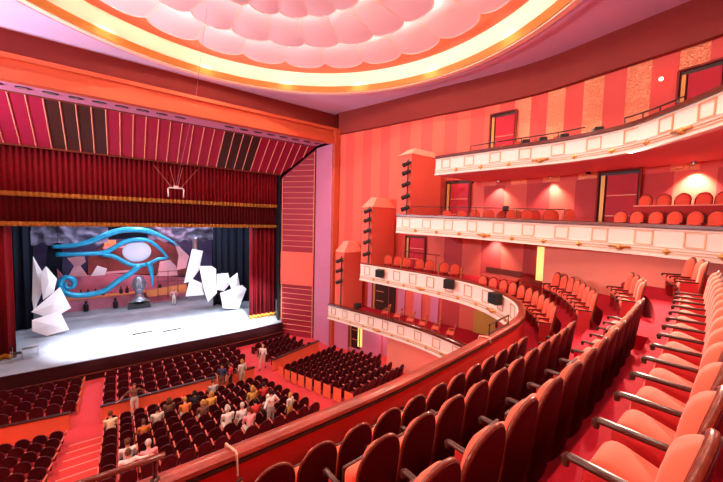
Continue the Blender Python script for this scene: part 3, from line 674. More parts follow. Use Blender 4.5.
for nm, path, z, th, m in (('floor_tier_lowest', F0P, T0Z, .3, M['carpet']), ('floor_tier_boxes', F1B, T1Z, .6, M['carpet']), ('floor_tier_upper', F2P, T2Z, .2, M['carpet']), ('floor_tier_top', F3P, T3Z, .28, M['carpet'])):
    b = MB(); b.prism(slab_poly(path), z-th, z); struct(nm, b, m)
for nm, path, z in (('ceiling_under_lowest_tier', F0P, -6.78), ('ceiling_under_boxes', F1B, T1Z-.63), ('ceiling_under_upper_tier', F2P, T2Z-.23), ('ceiling_under_top_tier', F3P, T3Z-.31)):
    b = MB(); b.prism(slab_poly(path), z-.02, z+.01); struct(nm, b, M['soffit'])
# towers with hipped caps and lamp poles
def spotlight(p, aim, label, group):
    t = thing('stage_spotlight', label, 'spotlight', p, 0, group); d = Vector(aim).normalized(); q = d.to_track_quat('Z', 'Y').to_matrix()
    b = MB(); b.lathe([(.06, -.26), (.105, -.22), (.115, .1), (.13, .12), (.13, .24), (.115, .24)], n=14, mtx=q); b.build('housing', M['blackbox'], t, 40)
    b = MB(); b.lathe([(.11, .2), (.08, .235), (.01, .24)], n=14, mtx=q); b.build('lens', M['lens'], t, True)
    b = MB(); x = q @ Vector((1, 0, 0)); b.tube([x*.14, x*.15+Vector((0.12, 0, .16)), Vector((.3, 0, .16)), -x*.15+Vector((0.12, 0, .16)), -x*.14], .016, 5); b.build('yoke', M['black'], t); return t
def tower(pl, pr, ybase, ycap, Y, zb, name_l, label, lights, pole_label, gl, aimz=-.4):
    xl = onY(pl, ybase, Y).x+.06; xr = onY(pr, ybase, Y).x; zt = onY((pl+pr)/2, ybase, Y).z; zc = onY((pl+pr)/2, ycap, Y).z; xr = min(xr, wall_x(Y+1.1)-.15, wall_x(Y)-.15)
    t = thing('side_tower', label, 'tower', (0, 0, 0)); D = 1.1
    b = MB(); b.prism([(xl, Y), (xr, Y), (xr, Y+D), (xl, Y+D)], zb, zt); b.build('shaft', M['coral'], t)
    b = MB(); e = .04; i = .55; b.hull([(xl-e, Y-e, zt), (xr+e, Y-e, zt), (xr+e, Y+D+e, zt), (xl-e, Y+D+e, zt), (xl+i, Y+.25, zc), (xr-i, Y+.25, zc), (xr-i, Y+D-.25, zc), (xl+i, Y+D-.25, zc)]); b.build('hipped_cap', M['salmon'], t)
    pz = [onY(x, y, Y-.1).z for x, y in lights]
    px_ = xl-.16
    b = MB(); b.tube([(px_+.05, Y+.15, zb+.02), (px_+.05, Y+.15, max(pz)+.3)], .035, 8)
    for z in pz: b.tube([(px_+.05, Y+.15, z+.16), (px_-.08, Y+.08, z+.16)], .02, 5)
    tag(b.build('lighting_pole', M['black']), pole_label, 'pole')
    for k, z in enumerate(sorted(pz, reverse=True)):
        spotlight((px_-.2, Y+.02, z), (-.5, 1, aimz), 'black stage spotlight, %s from the top on the pole at the %s' % (nth(k), gl), 'spotlights at the '+gl)
tower(343.5, 374, 252, 241.5, 18.75, T0Z, '', 'coral tower with a pale hipped cap at the stage end of the lowest balcony', [(340, 261), (340, 271), (341, 282)], 'thin black lamp pole beside the lowest coral tower', 'lowest tower')
tower(371.7, 408, 208, 198, 16.2, T1Z, '', 'coral tower with a pale hipped cap at the stage end of the middle balcony', [(370.5, 211), (369.5, 220), (368.6, 231), (368, 242), (368.6, 254)], 'thin black lamp pole beside the middle coral tower', 'middle tower')
tower(411, 447, 157, 150, 13.0, T2Z, '', 'tall coral tower at the stage end of the upper balcony below the hall ceiling', [(405.5, 163), (403, 171.5), (402, 183.5), (402, 196), (402, 208)], 'thin black lamp pole beside the tallest coral tower', 'tallest tower')
# black loudspeakers hung on the middle balcony front
for px, z, lab in ((384, -3.15, 'black loudspeaker box on the front of the middle balcony nearest its tower'), (454, -3.0, 'larger black loudspeaker box clamped halfway along the middle balcony front'), (505, -2.95, 'black loudspeaker box at the corner where the balcony front turns')):
    CX = C1F if px < 480 else Curve([p for p in C1.p if p.y > 5.3 and p.x > 11])
    d = face_cam_px(CX, px, z); p, tn = CX.at(d); n = Vector((tn.y, -tn.x, 0))
    t = thing('loudspeaker', lab, 'speaker', p+n*.4+Vector((0, 0, z-RZ1)), math.atan2(tn.y, tn.x)+.25, 'loudspeakers on the balcony front')
    b = MB(); b.rbox((0, 0, 0), (.48, .34, .46), .04); b.build('cabinet', M['blackbox'], t); b = MB(); b.box((0, -.18, 0), (.42, .02, .4)); b.build('grille', M['black'], t)
    b = MB(); b.box((0, .2, .1), (.1, .1, .06)); b.build('clamp', M['steel'], t)
# small dark device on the lowest balcony rail
d = face_cam_px(C0, 351, -6.0); p, tn = C0.at(d); t = thing('rail_monitor', 'small dark green box standing behind the lowest balcony rail near the tower', 'monitor', p+Vector((.55, 0, 0.0)))
b = MB(); b.rbox((0, 0, .25), (.42, .36, .34), .04); b.build('cabinet', M['blackbox'], t); b = MB(); b.tube([(0, 0, -.55), (0, 0, .1)], .03, 6); b.build('stand', M['black'], t)
# doors on the right wall
DN = [0]
def door(pl, pr, ptop, zb, zt=None, jamb='L', m='doorred', panel=True, off=.0):
    DN[0] += 1; a, _ = on_wall(pl, ptop); c, _ = on_wall(pr, ptop); zt = zt if zt is not None else (a.z+c.z)/2
    a.z = c.z = 0; u = (c-a); L = u.length; u.normalize(); n = Vector((u.y, -u.x, 0)); n = n if n.x < 0 else -n
    R = Matrix((u, n, Vector((0, 0, 1)))).transposed(); o = a+n*(.03+off); h = zt-zb
    b = MB()
    b.box(o+u*L/2+n*.0+Vector((0, 0, zb+h/2)), (L, .06, h), mtx=R); r = struct('door_%d' % DN[0], b, M['doordark'])
    b = MB(); b.box(o+u*L*.58+n*.05+Vector((0, 0, zb+h*.47)), (L*.74, .05, h*.94), mtx=R); q = b.build('door_leaf', M[m], r)
    for f in (.3, .62): b = MB(); b.box(o+u*L*.58+n*.085+Vector((0, 0, zb+h*f)), (L*.72, .02, .04), mtx=R); b.build('cross_strip', M['portalline'], q)
    b = MB(); b.box(o+u*L*(.12)+n*.1+Vector((0, 0, zb+h*.47)), (L*.10, .1, h*.94), mtx=R); b.build('gilt_jamb', M['goldflat'], r)
    b = MB(); b.box(o+u*L*.5+n*.08+Vector((0, 0, zt+.02)), (L+.1, .1, .07), mtx=R); b.box(o+u*(-.03)+n*.08+Vector((0, 0, zb+h/2)), (.07, .1, h), mtx=R); b.box(o+u*(L+.02)+n*.08+Vector((0, 0, zb+h/2)), (.06, .1, h), mtx=R); b.build('door_frame', M['darkcoral'], r)
door(492, 517, 113, T3Z); door(682, 726, 66, T3Z)
door(447, 471, 181, T2Z); door(601, 642, 171, T2Z)
door(407, 426, 236, T1Z); door(550, 575, 246, -3.5)
door(374, 390, 280, T0Z, m='doordark'); door(351, 361, 318, stalls_floor(18)+.1, zt=-7.6, m='doordark')
# windows and lit openings in the box walls
def wall_panel(pl, pr, pt_, pb, m, name, depth=.05, kind='structure'):
    a, _ = on_wall(pl, pt_); c, _ = on_wall(pr, pt_); e, _ = on_wall(pl, pb); zt, zb = (a.z+c.z)/2, e.z; a.z = c.z = 0; u = c-a; L = u.length; u.normalize(); n = Vector((u.y, -u.x, 0)); n = n if n.x < 0 else -n
    R = Matrix((u, n, Vector((0, 0, 1)))).transposed(); b = MB(); b.box(a+u*L/2+n*depth+Vector((0, 0, (zt+zb)/2)), (L, depth*2, zt-zb), mtx=R); o = b.build(name, M[m]); o['kind'] = kind; return o
for i, (a, c) in enumerate(((369, 375.5), (399, 406), (415, 423), (432, 440))): wall_panel(a, c, 280, 322, 'lilac', 'trim_%d' % (11+i))
wall_panel(475, 497, 312, 333, 'olive', 'trim_15', .08); wall_panel(539, 550, 247, 280, 'yellow', 'trim_16', .08); wall_panel(359, 362.5, 326, 346, 'yellow', 'trim_17', .06)
wall_panel(385, 396, 284, 326, 'doordark', 'trim_18', .07)
for i, (a, c, d) in enumerate(((336, 350, 'lilac'), (365, 383, 'lilac'))): wall_panel(a, c, 322, 352, d, 'trim_%d' % (19+i), .12)
# plain wall panels: under the lowest tier and under the upper tier beside the near seats
b = MB(); b.sweep([(13.05, 14.3, 0), (13.15, 12, 0), (13.2, 9.0, 0), (13.0, 6.5, 0)], [(0, -10.3), (0, -6.75), (-.25, -6.75), (-.25, -10.3)]); struct('wall_salmon_stalls', b, M['salmon'])
b = MB(); b.sweep([(15.35, 6.5, 0), (15.0, 5.2, 0), (14.35, 2.9, 0), (14.0, 1.0, 0), (13.4, -1.5, 0)], [(0, -3.6), (0, -.56), (-.25, -.56), (-.25, -3.6)]); struct('wall_salmon_balcony', b, M['salmon'])
b = MB(); b.sweep([(15.33, 6.5, 0), (14.98, 5.2, 0), (14.33, 2.9, 0), (13.98, 1.0, 0), (13.38, -1.5, 0)], [(0, -2.9), (.02, -2.9), (.02, -2.86), (0, -2.86)]); struct('baseboard_balcony', b, M['darkwood'])
# wall washers under the tiers, with the small red lamps between them
LAMPS = []
def washer(px, py, zs, label, power=60, red=False, group='downlights under the tiers'):
    w, tn = on_wall(px, py); n = Vector((tn.y, -tn.x, 0)); n = n if n.x < 0 else -n
    p = w+n*.34; p.z = zs
    t = thing('marker_lamp' if red else 'downlight', label, 'lamp', p, 0, 'red marker lamps' if red else group)
    b = MB(); b.lathe([(.07, 0), (.09, -.02), (.09, -.1), (.075, -.1)], n=16); b.build('housing', M['black'] if red else M['steel'], t, 40)
    b = MB(); b.lathe([(.07, -.085), (.05, -.098), (.01, -.1)], n=14); b.build('lens', M['redglow'] if red else M['spotglow'], t, True)
    if not red: LAMPS.append((p-Vector((0, 0, .14)), power))
washer(500.5, 180, T3Z-.34, 'round downlight under the top tier, closer to the tall tower'); washer(554, 180, T3Z-.34, 'round downlight under the top tier, midway between two doors')
washer(697, 168, T3Z-.34, 'round downlight under the top tier, above the paired orange seats', 110); washer(496, 246, T2Z-.26, 'round downlight under the upper tier beside the yellow doorway')
washer(474.6, 182, T3Z-.34, 'small red lamp under the top tier beside the left door', red=True); washer(592, 172, T3Z-.34, 'small red lamp under the top tier beside the wide crimson door', red=True)
washer(528, 246, T2Z-.26, 'small red lamp under the upper tier beside the yellow doorway', red=True); washer(433, 240, T2Z-.26, 'small red lamp under the upper tier near the middle tower', red=True)
w, tn = on_wall(662, 80); t = thing('wall_spot', 'small spot lamp glowing on the topmost wall beside the upper door', 'lamp', w+Vector((-.14, 0, 0)))
b = MB(); b.sphere((0, 0, 0), .08, 12); b.build('bulb', M['redglow'], t, True); b = MB(); b.box((.08, 0, .03), (.12, .1, .1)); b.build('bracket', M['black'], t)
# guard rails on the tiers
def guard(name_label, pts, z_posts, every=3, r=.03, m='darkwood'):
    t = thing('guard_rail', name_label, 'handrail', (0, 0, 0)); b = MB(); b.tube(pts, r, 8); b.build('handrail', M[m], t, True)
    for p in pts[::every]: b = MB(); b.tube([(p[0], p[1], p[2]), (p[0], p[1], z_posts)], r*.7, 6); b.build('post', M[m], t)
    return t
def rail_pts(C, a, c, z, off, n=10):
    Q = Curve([Vector((p.x, p.y, z)) for p in C.offset(off)]); d0, d1 = face_cam_px(Q, a, z), face_cam_px(Q, c, z); return [tuple(Q.at(d0+(d1-d0)*i/n)[0]) for i in range(n+1)]
g = rail_pts(C3, 471, 585, 3.78, .3); g = [(g[0][0], g[0][1], 3.5)]+g
guard('long dark guard rail with a hooped end on the topmost balcony', g, T3Z)
guard('short dark guard rail on the topmost balcony below the lone wall lamp', rail_pts(C3, 625, 684, 3.78, .3), T3Z)
d0, d1 = face_cam_px(Curve([Vector((p.x, p.y, .8)) for p in C2.p]), 411, .8), face_cam_px(Curve([Vector((p.x, p.y, .8)) for p in C2.p]), 565, .8)
t = thing('guard_rail', 'thin dark guard rail along the upper balcony in front of the small seats', 'handrail'); gp = [C2.at(d0+(d1-d0)*i/12)[0] for i in range(13)]
b = MB(); b.tube([p+Vector((0, 0, .58)) for p in gp], .02, 8); b.build('handrail', M['darkwood'], t, True)
for p in gp[::3]: b = MB(); b.tube([p+Vector((0, 0, .17)), p+Vector((0, 0, .58))], .014, 6); b.build('post', M['darkwood'], t)
guard('thin dark guard rail at the back of the middle balcony boxes', rail_pts(C1F, 404, 440, -1.95, 2.2), T1Z, r=.02)
guard('yellow doorway handrail on the middle balcony beside the salmon wall', [tuple(onX(552, 257, 15.9)), tuple(onX(571, 262, 15.8))], -2.6, 1, r=.03)
# ------------------------------------------------------------------ near balcony: terraces and seat rows
FA, FB, FC, FD = -3.74, -3.14, -2.55, -1.95
def base(y0, k, xs): return [(x, y0+k*x*x, 0) for x in xs]
XS = (-1.2, 0, 1.2, 2.4, 3.6, 4.8, 6, 7.2)
CA = Curve(catmull(base(3.07, .0074, XS+(8,))+[(9.5, 3.8, 0), (11.06, 4.25, 0), (11.79, 4.66, 0), (12.5, 5.2, 0), (13.2, 5.85, 0), (13.75, 6.55, 0), (14.15, 7.3, 0), (14.4, 8.1, 0), (14.55, 9.3, 0)]))
CB = Curve(catmull(base(2.1, .0078, XS)+[(9.2, 2.8, 0), (11.3, 3.26, 0), (12.2, 3.68, 0), (13.13, 4.23, 0), (13.75, 4.68, 0), (14.3, 5.15, 0), (14.85, 5.75, 0), (15.1, 6.2, 0)]))
CC = Curve(catmull(base(1.12, .0075, XS+(8.2,))+[(9.5, 1.82, 0), (10.87, 2.12, 0), (11.87, 2.43, 0), (12.47, 2.7, 0), (13.04, 2.98, 0), (13.9, 3.5, 0)]))
CD = Curve(catmull(base(.13, .0075, XS+(8.4,))+[(10, .87, 0), (11.95, 1.2, 0), (12.62, 1.45, 0), (13.5, 1.9, 0)]))
def terrace(name, C, off, z, zb, tail):
    pts = [(p.x, p.y) for p in C.offset(off)]; b = MB(); b.prism(pts+tail, zb, z); return struct(name, b, M['carpet'])
near = [(p.x, p.y) for p in Curve(catmull(F1P[3:], .3)).p][::-1]
b = MB(); b.prism(near+[(13.34, 9.4), (17.1, 9.4), (16.4, -4.9), (-2.5, -4.9)], -3.95, FA); struct('floor_balcony', b, M['carpet'])
terrace('floor_balcony_second', CA, -.2, FB, -4.2, [(17.2, 9.35), (17, 3), (16.3, -4.9), (-1.2, -4.9)])
terrace('floor_balcony_third', CB, -.2, FC, -4.2, [(17.1, 6.25), (16.9, 3), (16.2, -4.9), (-1.2, -4.9)])
terrace('floor_balcony_fourth', CC, -.2, FD, -4.2, [(16.6, 3.55), (16.5, 3), (16.1, -4.9), (-1.2, -4.9)])
terrace('floor_balcony_fifth', CD, -.42, FD+.6, -4.2, [(16.0, 1.9), (16, -4.9), (-1.2, -4.9)])
for nm, C, d, z, off in (('floor_aisle_step', CA, CA.find(lambda p: p.x > 9.3), FA, -.05), ('floor_aisle_step_second', CB, CB.find(lambda p: p.x > 9.4), FB, -.05), ('floor_aisle_step_third', CC, CC.find(lambda p: p.x > 9.6), FC, -.05)):
    p, tn = C.at(d); n = Vector((-tn.y, tn.x, 0)); R = math.atan2(tn.y, tn.x); b = MB(); c = p+n*off
    b.box((c.x, c.y, z+.15), (1.9, .34, .3), R); struct(nm, b, M['carpet'])
b = MB(); b.sweep([(1.6, 4.1+0, -4.2), (11., 5.6, -4.2)], [(0, 0), (.02, 0), (.02, -.2), (0, -.2)]); struct('ceiling_balcony_edge', b, M['soffit'])
def grid_back(half, zlo, zarch, ztop, yf, th, puff=0., n=8, lev=14):
    """closed shield-shaped slab with an arched top; yf(x, z) is the front face"""
    Z = [zlo+(zarch-zlo)*i/5 for i in range(6)]+[zarch+(ztop-zarch)*math.sin(PI/2*i/lev) for i in range(1, lev+1)]
    V = []; 
    for side in (0, 1):
        for z in Z:
            w = half if z <= zarch else half*math.sqrt(max(0, 1-((z-zarch)/(ztop-zarch))**2))
            w = max(w, .004)*(.93+.07*min(1, (z-zlo)/(zarch-zlo)))
            for j in range(-n, n+1):
                x = w*j/n; e = (1-(j/n)**4)*(1-max(0, (z-zarch)/(ztop-zarch))**6)
                V.append((x, yf(x, z)+(puff*e if side == 0 else -th), z))
    q = 2*n+1; m = len(Z)*q; F = []
    for i in range(len(Z)-1):
        for j in range(q-1):
            a = i*q+j; F += [(a, a+1, a+q+1, a+q), (m+a, m+a+q, m+a+q+1, m+a+1)]
        for j in (0, q-1): a = i*q+j; F.append((a, a+q, m+a+q, m+a))
    for i in (0, len(Z)-1):
        for j in range(q-1): a = i*q+j; F.append((a, a+1, m+a+1, m+a))
    rim = [V[i*q] for i in range(len(Z))]+[V[i*q+q-1] for i in range(len(Z)-1, -1, -1)]
    return V, F, rim
def yb(x, z): return -.16-.11*(z-.42)+.5*x*x
def seat_meshes():
    d = {}
    V, F, rim = grid_back(.25, .16, .86, 1.17, lambda x, z: yb(x, z)-.03, .045); d['back_shell'] = MB().add(V, F).mesh('back_shell', M['lacquer'], 40)
    d['back_rim'] = MB().tube([Vector(p)+Vector((0, -.022, 0)) for p in rim], .020, 6).mesh('back_rim', M['woodrim'], True)
    V, F, _ = grid_back(.235, .36, .85, 1.15, lambda x, z: yb(x, z)-.025, .02, .085); d['back_cushion'] = MB().add(V, F).mesh('back_cushion', M['velvet'], 50)
    b = MB(); b.rbox((0, 0, 0), (.41, .40, .22), .085, seg=4, mtx=Matrix.Rotation(.3, 3, 'X')); b.v = [(x, y+.005, z+.46) for x, y, z in b.v]
    b.v = [(x, y, z+.03*(1-(x/.235)**2)*(1 if z > .4 else 0)) for x, y, z in b.v]; d['seat_cushion'] = b.mesh('seat_cushion', M['velvet'], True)
    b = MB(); b.rbox((0, -.04, .56), (.45, .15, .44), .06, seg=4); d['cushion_up'] = b.mesh('seat_cushion', M['velvet'], True)
    d['pan_up'] = MB().rbox((0, .055, .56), (.42, .035, .40), .015).mesh('seat_pan', M['darkwood'])
    d['seat_pan'] = MB().rbox((0, .03, .315), (.38, .34, .05), .02, mtx=Matrix.Rotation(.3, 3, 'X')).mesh('seat_pan', M['darkwood'])
    for nm, x in (('l', -.275), ('r', .275)):
        b = MB(); b.rbox((x, .05, .635), (.052, .42, .042), .02, seg=3); b.tube([(x, .245, .638), (x, .265, .615), (x, .262, .575)], [.025, .027, .02], 8); d['arm'+nm] = b.mesh('armrest', M['darkwood'], 60)
        d['pan'+nm] = MB().rbox((x, .02, .31), (.04, .31, .62), .012).mesh('side_panel', M['panelred'])
    return d
SM = seat_meshes()
def add_child(par, name, me):
    o = bpy.data.objects.new(name, me); COL.objects.link(o); o.parent = par; return o
def balcony_seat(loc, rz, label, group, last=False, up=False):
    t = thing('theatre_chair', label, 'theatre seat', loc, rz, group)
    for nm in ('back_shell', 'back_rim', 'back_cushion'): add_child(t, nm, SM[nm])
    add_child(t, 'seat_cushion', SM['cushion_up' if up else 'seat_cushion']); add_child(t, 'seat_pan', SM['pan_up' if up else 'seat_pan'])
    add_child(t, 'armrest', SM['arml']); add_child(t, 'side_panel', SM['panl'])
    if last: add_child(t, 'armrest', SM['armr']); add_child(t, 'side_panel', SM['panr'])
    return t
def in_frame(p, mx=25, my=30):
    q = project(p); return q[2] > .25 and -mx < q[0] < W+mx and -my < q[1] < H+my
def seat_row(C, d0, d1, z, rowname, group, pitch=.56, up=()):
    n = int((d1-d0)/pitch+.02); P = []
    for i in range(n+1):
        p, tn = C.at(d0+pitch*i); nn = Vector((-tn.y, tn.x, 0)); c = p+nn*.25; rz = math.atan2(tn.y, tn.x)
        if in_frame((p.x, p.y, z+1.1)) or in_frame((c.x, c.y, z+.5)) or in_frame((c.x+nn.x*.3, c.y+nn.y*.3, z+.45)): P.append((Vector((c.x, c.y, z)), rz))
    for i, (c, rz) in enumerate(P):
        balcony_seat(c, rz, rowname % nth(i), group, i == len(P)-1, up == 'all' or (up != () and i not in up))
fx = lambda C, x: C.find(lambda p: p.x > x)
seat_row(CA, fx(CA, 1.24), fx(CA, 7.9), FA, 'maroon backed seat %s from the near end of the row along the wooden rail', 'front row by the rail', up='all')
seat_row(CA, fx(CA, 11.15), CA.L[-1]-.1, FA, 'salmon seat in the front curve by the white parapet, %s from the aisle', 'front curved side row', .6)
seat_row(CB, fx(CB, 1.9), fx(CB, 7.6), FB, 'maroon backed seat %s from the near end, second row behind the rail', 'second row', up='all')
seat_row(CB, fx(CB, 11.4), CB.L[-1]-.25, FB, 'salmon seat in the second curved row by the salmon wall, %s from the aisle', 'second curved side row', .6)
seat_row(CC, fx(CC, 1.45), fx(CC, 8.6), FC, 'maroon backed seat %s from the near end, third row behind the rail', 'third row', up=(1, 4, 5, 7, 8, 9, 11, 12))
seat_row(CC, fx(CC, 10.95), fx(CC, 13.1), FC, 'salmon seat in the short third row against the salmon wall, %s from aisle', 'third side row', .6)
seat_row(CD, fx(CD, 1.75), fx(CD, 9.3), FD, 'salmon seat with dark armrests facing the carpet, %s from the near end', 'nearest row facing the carpet')
seat_row(CD, fx(CD, 11.6), fx(CD, 13.2), FD, 'salmon seat in the short topmost row by the salmon wall, %s from aisle', 'fourth side row', .6)
# paired rows behind the upper balcony front
ZLT = onX(656, 211, 14.75).z; SL = (ZLT-T2Z-.03)/1.17; ZLW = T2Z+.02; ZU = onX(664, 194, 15.6).z-1.17*SL
for i, px in enumerate((620.6, 637, 656, 675, 695.6, 717)):
    p = onX(px, 211, 14.75); o = balcony_seat((p.x-.2, p.y, ZLW+.01), PI/2-.1, 'orange seat, %s from the left in the lower row behind the upper balcony front' % nth(i), 'lower row of paired orange seats', i == 0); o.scale = (SL*1.08, SL, SL)
for i, px in enumerate((645.5, 664, 683, 704, 724)):
    p = onX(px, 194, 15.6); o = balcony_seat((p.x-.2, p.y, ZU), PI/2-.1, 'orange seat, %s from the left in the raised row under the bright downlight' % nth(i), 'raised row of orange seats', i == 0); o.scale = (SL*1.08, SL, SL)
b = MB(); b.prism([(14.1, 4.3), (14.2, -1.), (17.2, -1.), (17.2, 3.6), (15.9, 4.3)], T2Z-.05, ZLW); struct('floor_upper_terrace', b, M['carpet'])
b = MB(); b.prism([(15.1, 3.4), (15.1, -1.), (17.2, -1.), (17.2, 3.4)], T2Z, ZU-.01); b.box((15.09, 1.2, ZU+.2), (.05, 4.4, .5)); b.box((15.07, 1.2, ZU+.45), (.12, 4.4, .05), k=1); struct('floor_upper_terrace_raised', b, [M['panelred'], M['salmon']])
# ------------------------------------------------------------------ loose chairs in the boxes
def box_chair_parts():
    d = {}
    V, F, rim = grid_back(.25, .46, .74, .99, lambda x, z: -.19-.12*(z-.45)+.2*x*x, .05, .03); d['backrest'] = MB().add(V, F).mesh('backrest', M['velvet'], 40)
    d['back_frame'] = MB().tube([Vector(p)+Vector((0, -.02, 0)) for p in rim], .022, 6).mesh('back_frame', M['woodrim'], True)
    d['seat'] = MB().rbox((0, .02, .45), (.44, .44, .09), .035, seg=3).mesh('seat', M['velvet'], True)
    for i, (x, y) in enumerate(((-.18, .19), (.18, .19), (-.18, -.18), (.18, -.18))): d['leg%d' % i] = MB().tube([(x, y, .42), (x*1.08, y*1.1, 0)], [.022, .015], 6).mesh('leg', M['woodrim'])
    return d
BX = box_chair_parts()
def wood_chair_parts():
    d = {}; y = -.19
    d['seat'] = MB().rbox((0, .02, .45), (.44, .42, .06), .02).mesh('seat', M['velvet'])
    b = MB(); b.tube([(-.2, y, .42), (-.2, y-.07, .97)], .024, 6); b.tube([(.2, y, .42), (.2, y-.07, .97)], .024, 6); b.rbox((0, y-.065, .93), (.44, .03, .1), .012); b.rbox((0, y-.03, .66), (.4, .025, .06), .01); d['back_frame'] = b.mesh('back_frame', M['chairwood'])
    for i, (x, yy) in enumerate(((-.2, .2), (.2, .2), (-.2, y), (.2, y))): d['leg%d' % i] = MB().tube([(x, yy, .43), (x, yy, 0)], .022, 6).mesh('leg', M['chairwood'])
    for i, x in enumerate((-.22, .22)): b = MB(); b.tube([(x, y-.03, .66), (x, .12, .66), (x, .17, .44)], .022, 6); d['arm%d' % i] = b.mesh('armrest', M['chairwood'])
    return d
WC = wood_chair_parts()
def loose_chair(parts, loc, rz, label, group):
    t = thing('box_chair', label, 'chair', loc, rz, group)
    for k, me in parts.items(): add_child(t, me.name.split('.')[0], me)
    return t
def chairs_along(C, pxs, z, off, parts, rz, label, group, ztop=.97):
    Q = Curve([Vector((p.x, p.y, z)) for p in C.offset(off)])
    for i, px in enumerate(pxs):
        p, tn = Q.at(face_cam_px(Q, px, z+ztop)); loose_chair(parts, (p.x, p.y, z), rz, label % nth(i), group)
chairs_along(C1F, (388, 397.5, 406, 419, 428.5, 443, 453.5), T1Z, .75, BX, -.6, 'orange round backed box chair on the middle balcony, %s from its coral tower', 'box chairs of the middle balcony')
chairs_along(C0, (386, 398, 410.7, 423, 436, 450.7), T0Z, 1.4, WC, .5, 'honey wooden armchair on the lowest balcony, %s from its tower', 'wooden chairs of the lowest balcony')
chairs_along(C2, (445.5, 460, 473, 486.6, 509, 524, 546, 565), T2Z, .85, BX, -.6, 'small round backed chair at the upper balcony front, %s from the tallest tower', 'front chairs of the upper balcony')
chairs_along(C2, (500, 515, 532, 550), T2Z, 2.0, BX, -.6, 'small orange chair behind the thin guard rail, %s from the left of its row', 'rear chairs of the upper balcony', .95)
chairs_along(C3, (501, 516, 533, 554.5, 631, 648), T3Z, 1.15, BX, -.6, 'orange chair top peeping over the topmost balcony front, %s from its stage end', 'chairs of the topmost balcony', .97)
for i, px in enumerate((526, 543, 564, 598)):
    Q = Curve([Vector((p.x, p.y, T3Z)) for p in C3.offset(.6)]); p, tn = Q.at(face_cam_px(Q, px, 3.6)); t = thing('stage_lamp', 'black stage lamp box behind the topmost balcony front, %s from its stage end' % nth(i), 'spotlight', (p.x, p.y, T3Z), .5, 'lamp boxes of the topmost balcony')
    b = MB(); b.rbox((0, 0, .82), (.42, .3, .24), .04); b.build('housing', M['blackbox'], t); b = MB(); b.tube([(0, 0, .02), (0, 0, .72)], .04, 8); b.lathe([(.16, 0), (.16, .03), (.04, .06)], n=14); b.build('stand', M['black'], t); b = MB(); b.lathe([(.1, 0), (.1, .06)], (0, .15, .82), 12, mtx=Matrix.Rotation(-PI/2, 3, 'X')); b.build('lens', M['lens'], t)
# slim gilt divider posts and the low bench in the middle boxes
for i, (px, lab) in enumerate(((438.5, 'slim pale divider post between two box chairs of the middle balcony'), (461, 'slim pale divider post past the last box chair of the middle balcony'), (401, 'slim pale divider post near the coral tower of the middle balcony'))):
    Q = Curve([Vector((p.x, p.y, -2.6)) for p in C1F.offset(.45)]); p, _ = Q.at(face_cam_px(Q, px, -2.6)); b = MB(); b.tube([(p.x, p.y, T1Z), (p.x, p.y, -2.25)], .03, 8); tag(b.build('divider_post', M['goldflat']), lab, 'post', 'divider posts')
pa, pb = onX(484, 268, 15.4), onX(520, 272, 15.4); pa.z = pb.z = 0; t = thing('bench', 'long low red bench against the box wall beneath the bright lamp', 'bench', (0, 0, 0)); v = pb-pa; a = math.atan2(v.y, v.x); c = (pa+pb)/2
b = MB(); b.rbox((c.x, c.y, T1Z+.42), (v.length, .45, .12), .04, a); b.build('seat', M['velvet'], t); b = MB(); b.rbox((c.x+.2, c.y, T1Z+.68), (v.length, .06, .3), .02, a); b.build('backrest', M['woodrim'], t)
for f in (.08, .92): p = pa.lerp(pb, f); b = MB(); b.box((p.x, p.y, T1Z+.18), (.06, .4, .36), a); b.build('leg', M['darkwood'], t)
Q = Curve([Vector((p.x, p.y, -.4)) for p in C2.offset(1.45)]); p, _ = Q.at(face_cam_px(Q, 506, .9)); t = thing('followspot_stand', 'small black lamp on a stand by the thin rail of the upper balcony', 'spotlight', (p.x, p.y, T2Z), .4)
b = MB(); b.tube([(0, 0, 0.01), (0, 0, 1.0)], .03, 8); b.lathe([(.25, 0), (.25, .03), (.03, .05)], n=12); b.build('stand', M['black'], t); b = MB(); b.rbox((0, 0, 1.1), (.5, .26, .24), .04); b.build('housing', M['blackbox'], t)
# ------------------------------------------------------------------ things on the wooden rail
def rail_at(px, py): p = onZ(px, py, RZ1+.1); return p
C1Q = Curve([Vector((p.x, p.y, RZ1+.1)) for p in C1.p if p.y < 5.6 and p.x < 11.3])
def strap(px, label, name, m, hang_len, wd):
    d = face_cam_px(C1Q, px, RZ1+.1); p, tn = C1Q.at(d); n = Vector((tn.y, -tn.x, 0)); b = MB()
    P = [p+n*.14+Vector((0, 0, -.12)), p+n*.125+Vector((0, 0, .0)), p+n*.07+Vector((0, 0, .022)), p-n*.07+Vector((.04, 0, .022)), p-n*.13+Vector((.05, 0, .0)), p-n*.125+Vector((.06, 0, -hang_len))]
    b.tube(catmull(P, .05), wd, 6); return p, tn, n, tag(b.build(name, m), label, 'strap')
p, tn, n, o = strap(229, 'pale strap looped over the wooden rail in front of the nearest seats', 'rail_strap', M['whitecable'], .26, .013)
t = thing('strap_box', 'small tan case dangling from the strap inside the red parapet', 'case', p-n*.19+Vector((.065, 0, -.36)), math.atan2(tn.y, tn.x)); b = MB(); b.rbox((0, 0, 0), (.07, .03, .2), .01); b.build('case', M['tan'], t); b = MB(); b.rbox((0, -.0, .09), (.074, .034, .03), .01); b.build('lid', M['darkwood'], t)
b = MB(); b.tube(catmull([p-n*.18+Vector((.02, 0, -.46)), p-n*.12+Vector((-.1, 0, -.52)), p-n*.125+Vector((-.25, 0, -.62)), p-n*.125+Vector((-.4, 0, -.6))], .05), .008, 5); tag(b.build('thin_cord', M['black']), 'thin black cord trailing along the red parapet below the tan case', 'cord')
strap(484, 'thin white cable tied round the wooden rail near its bend', 'rail_cable', M['whitecable'], .1, .018)
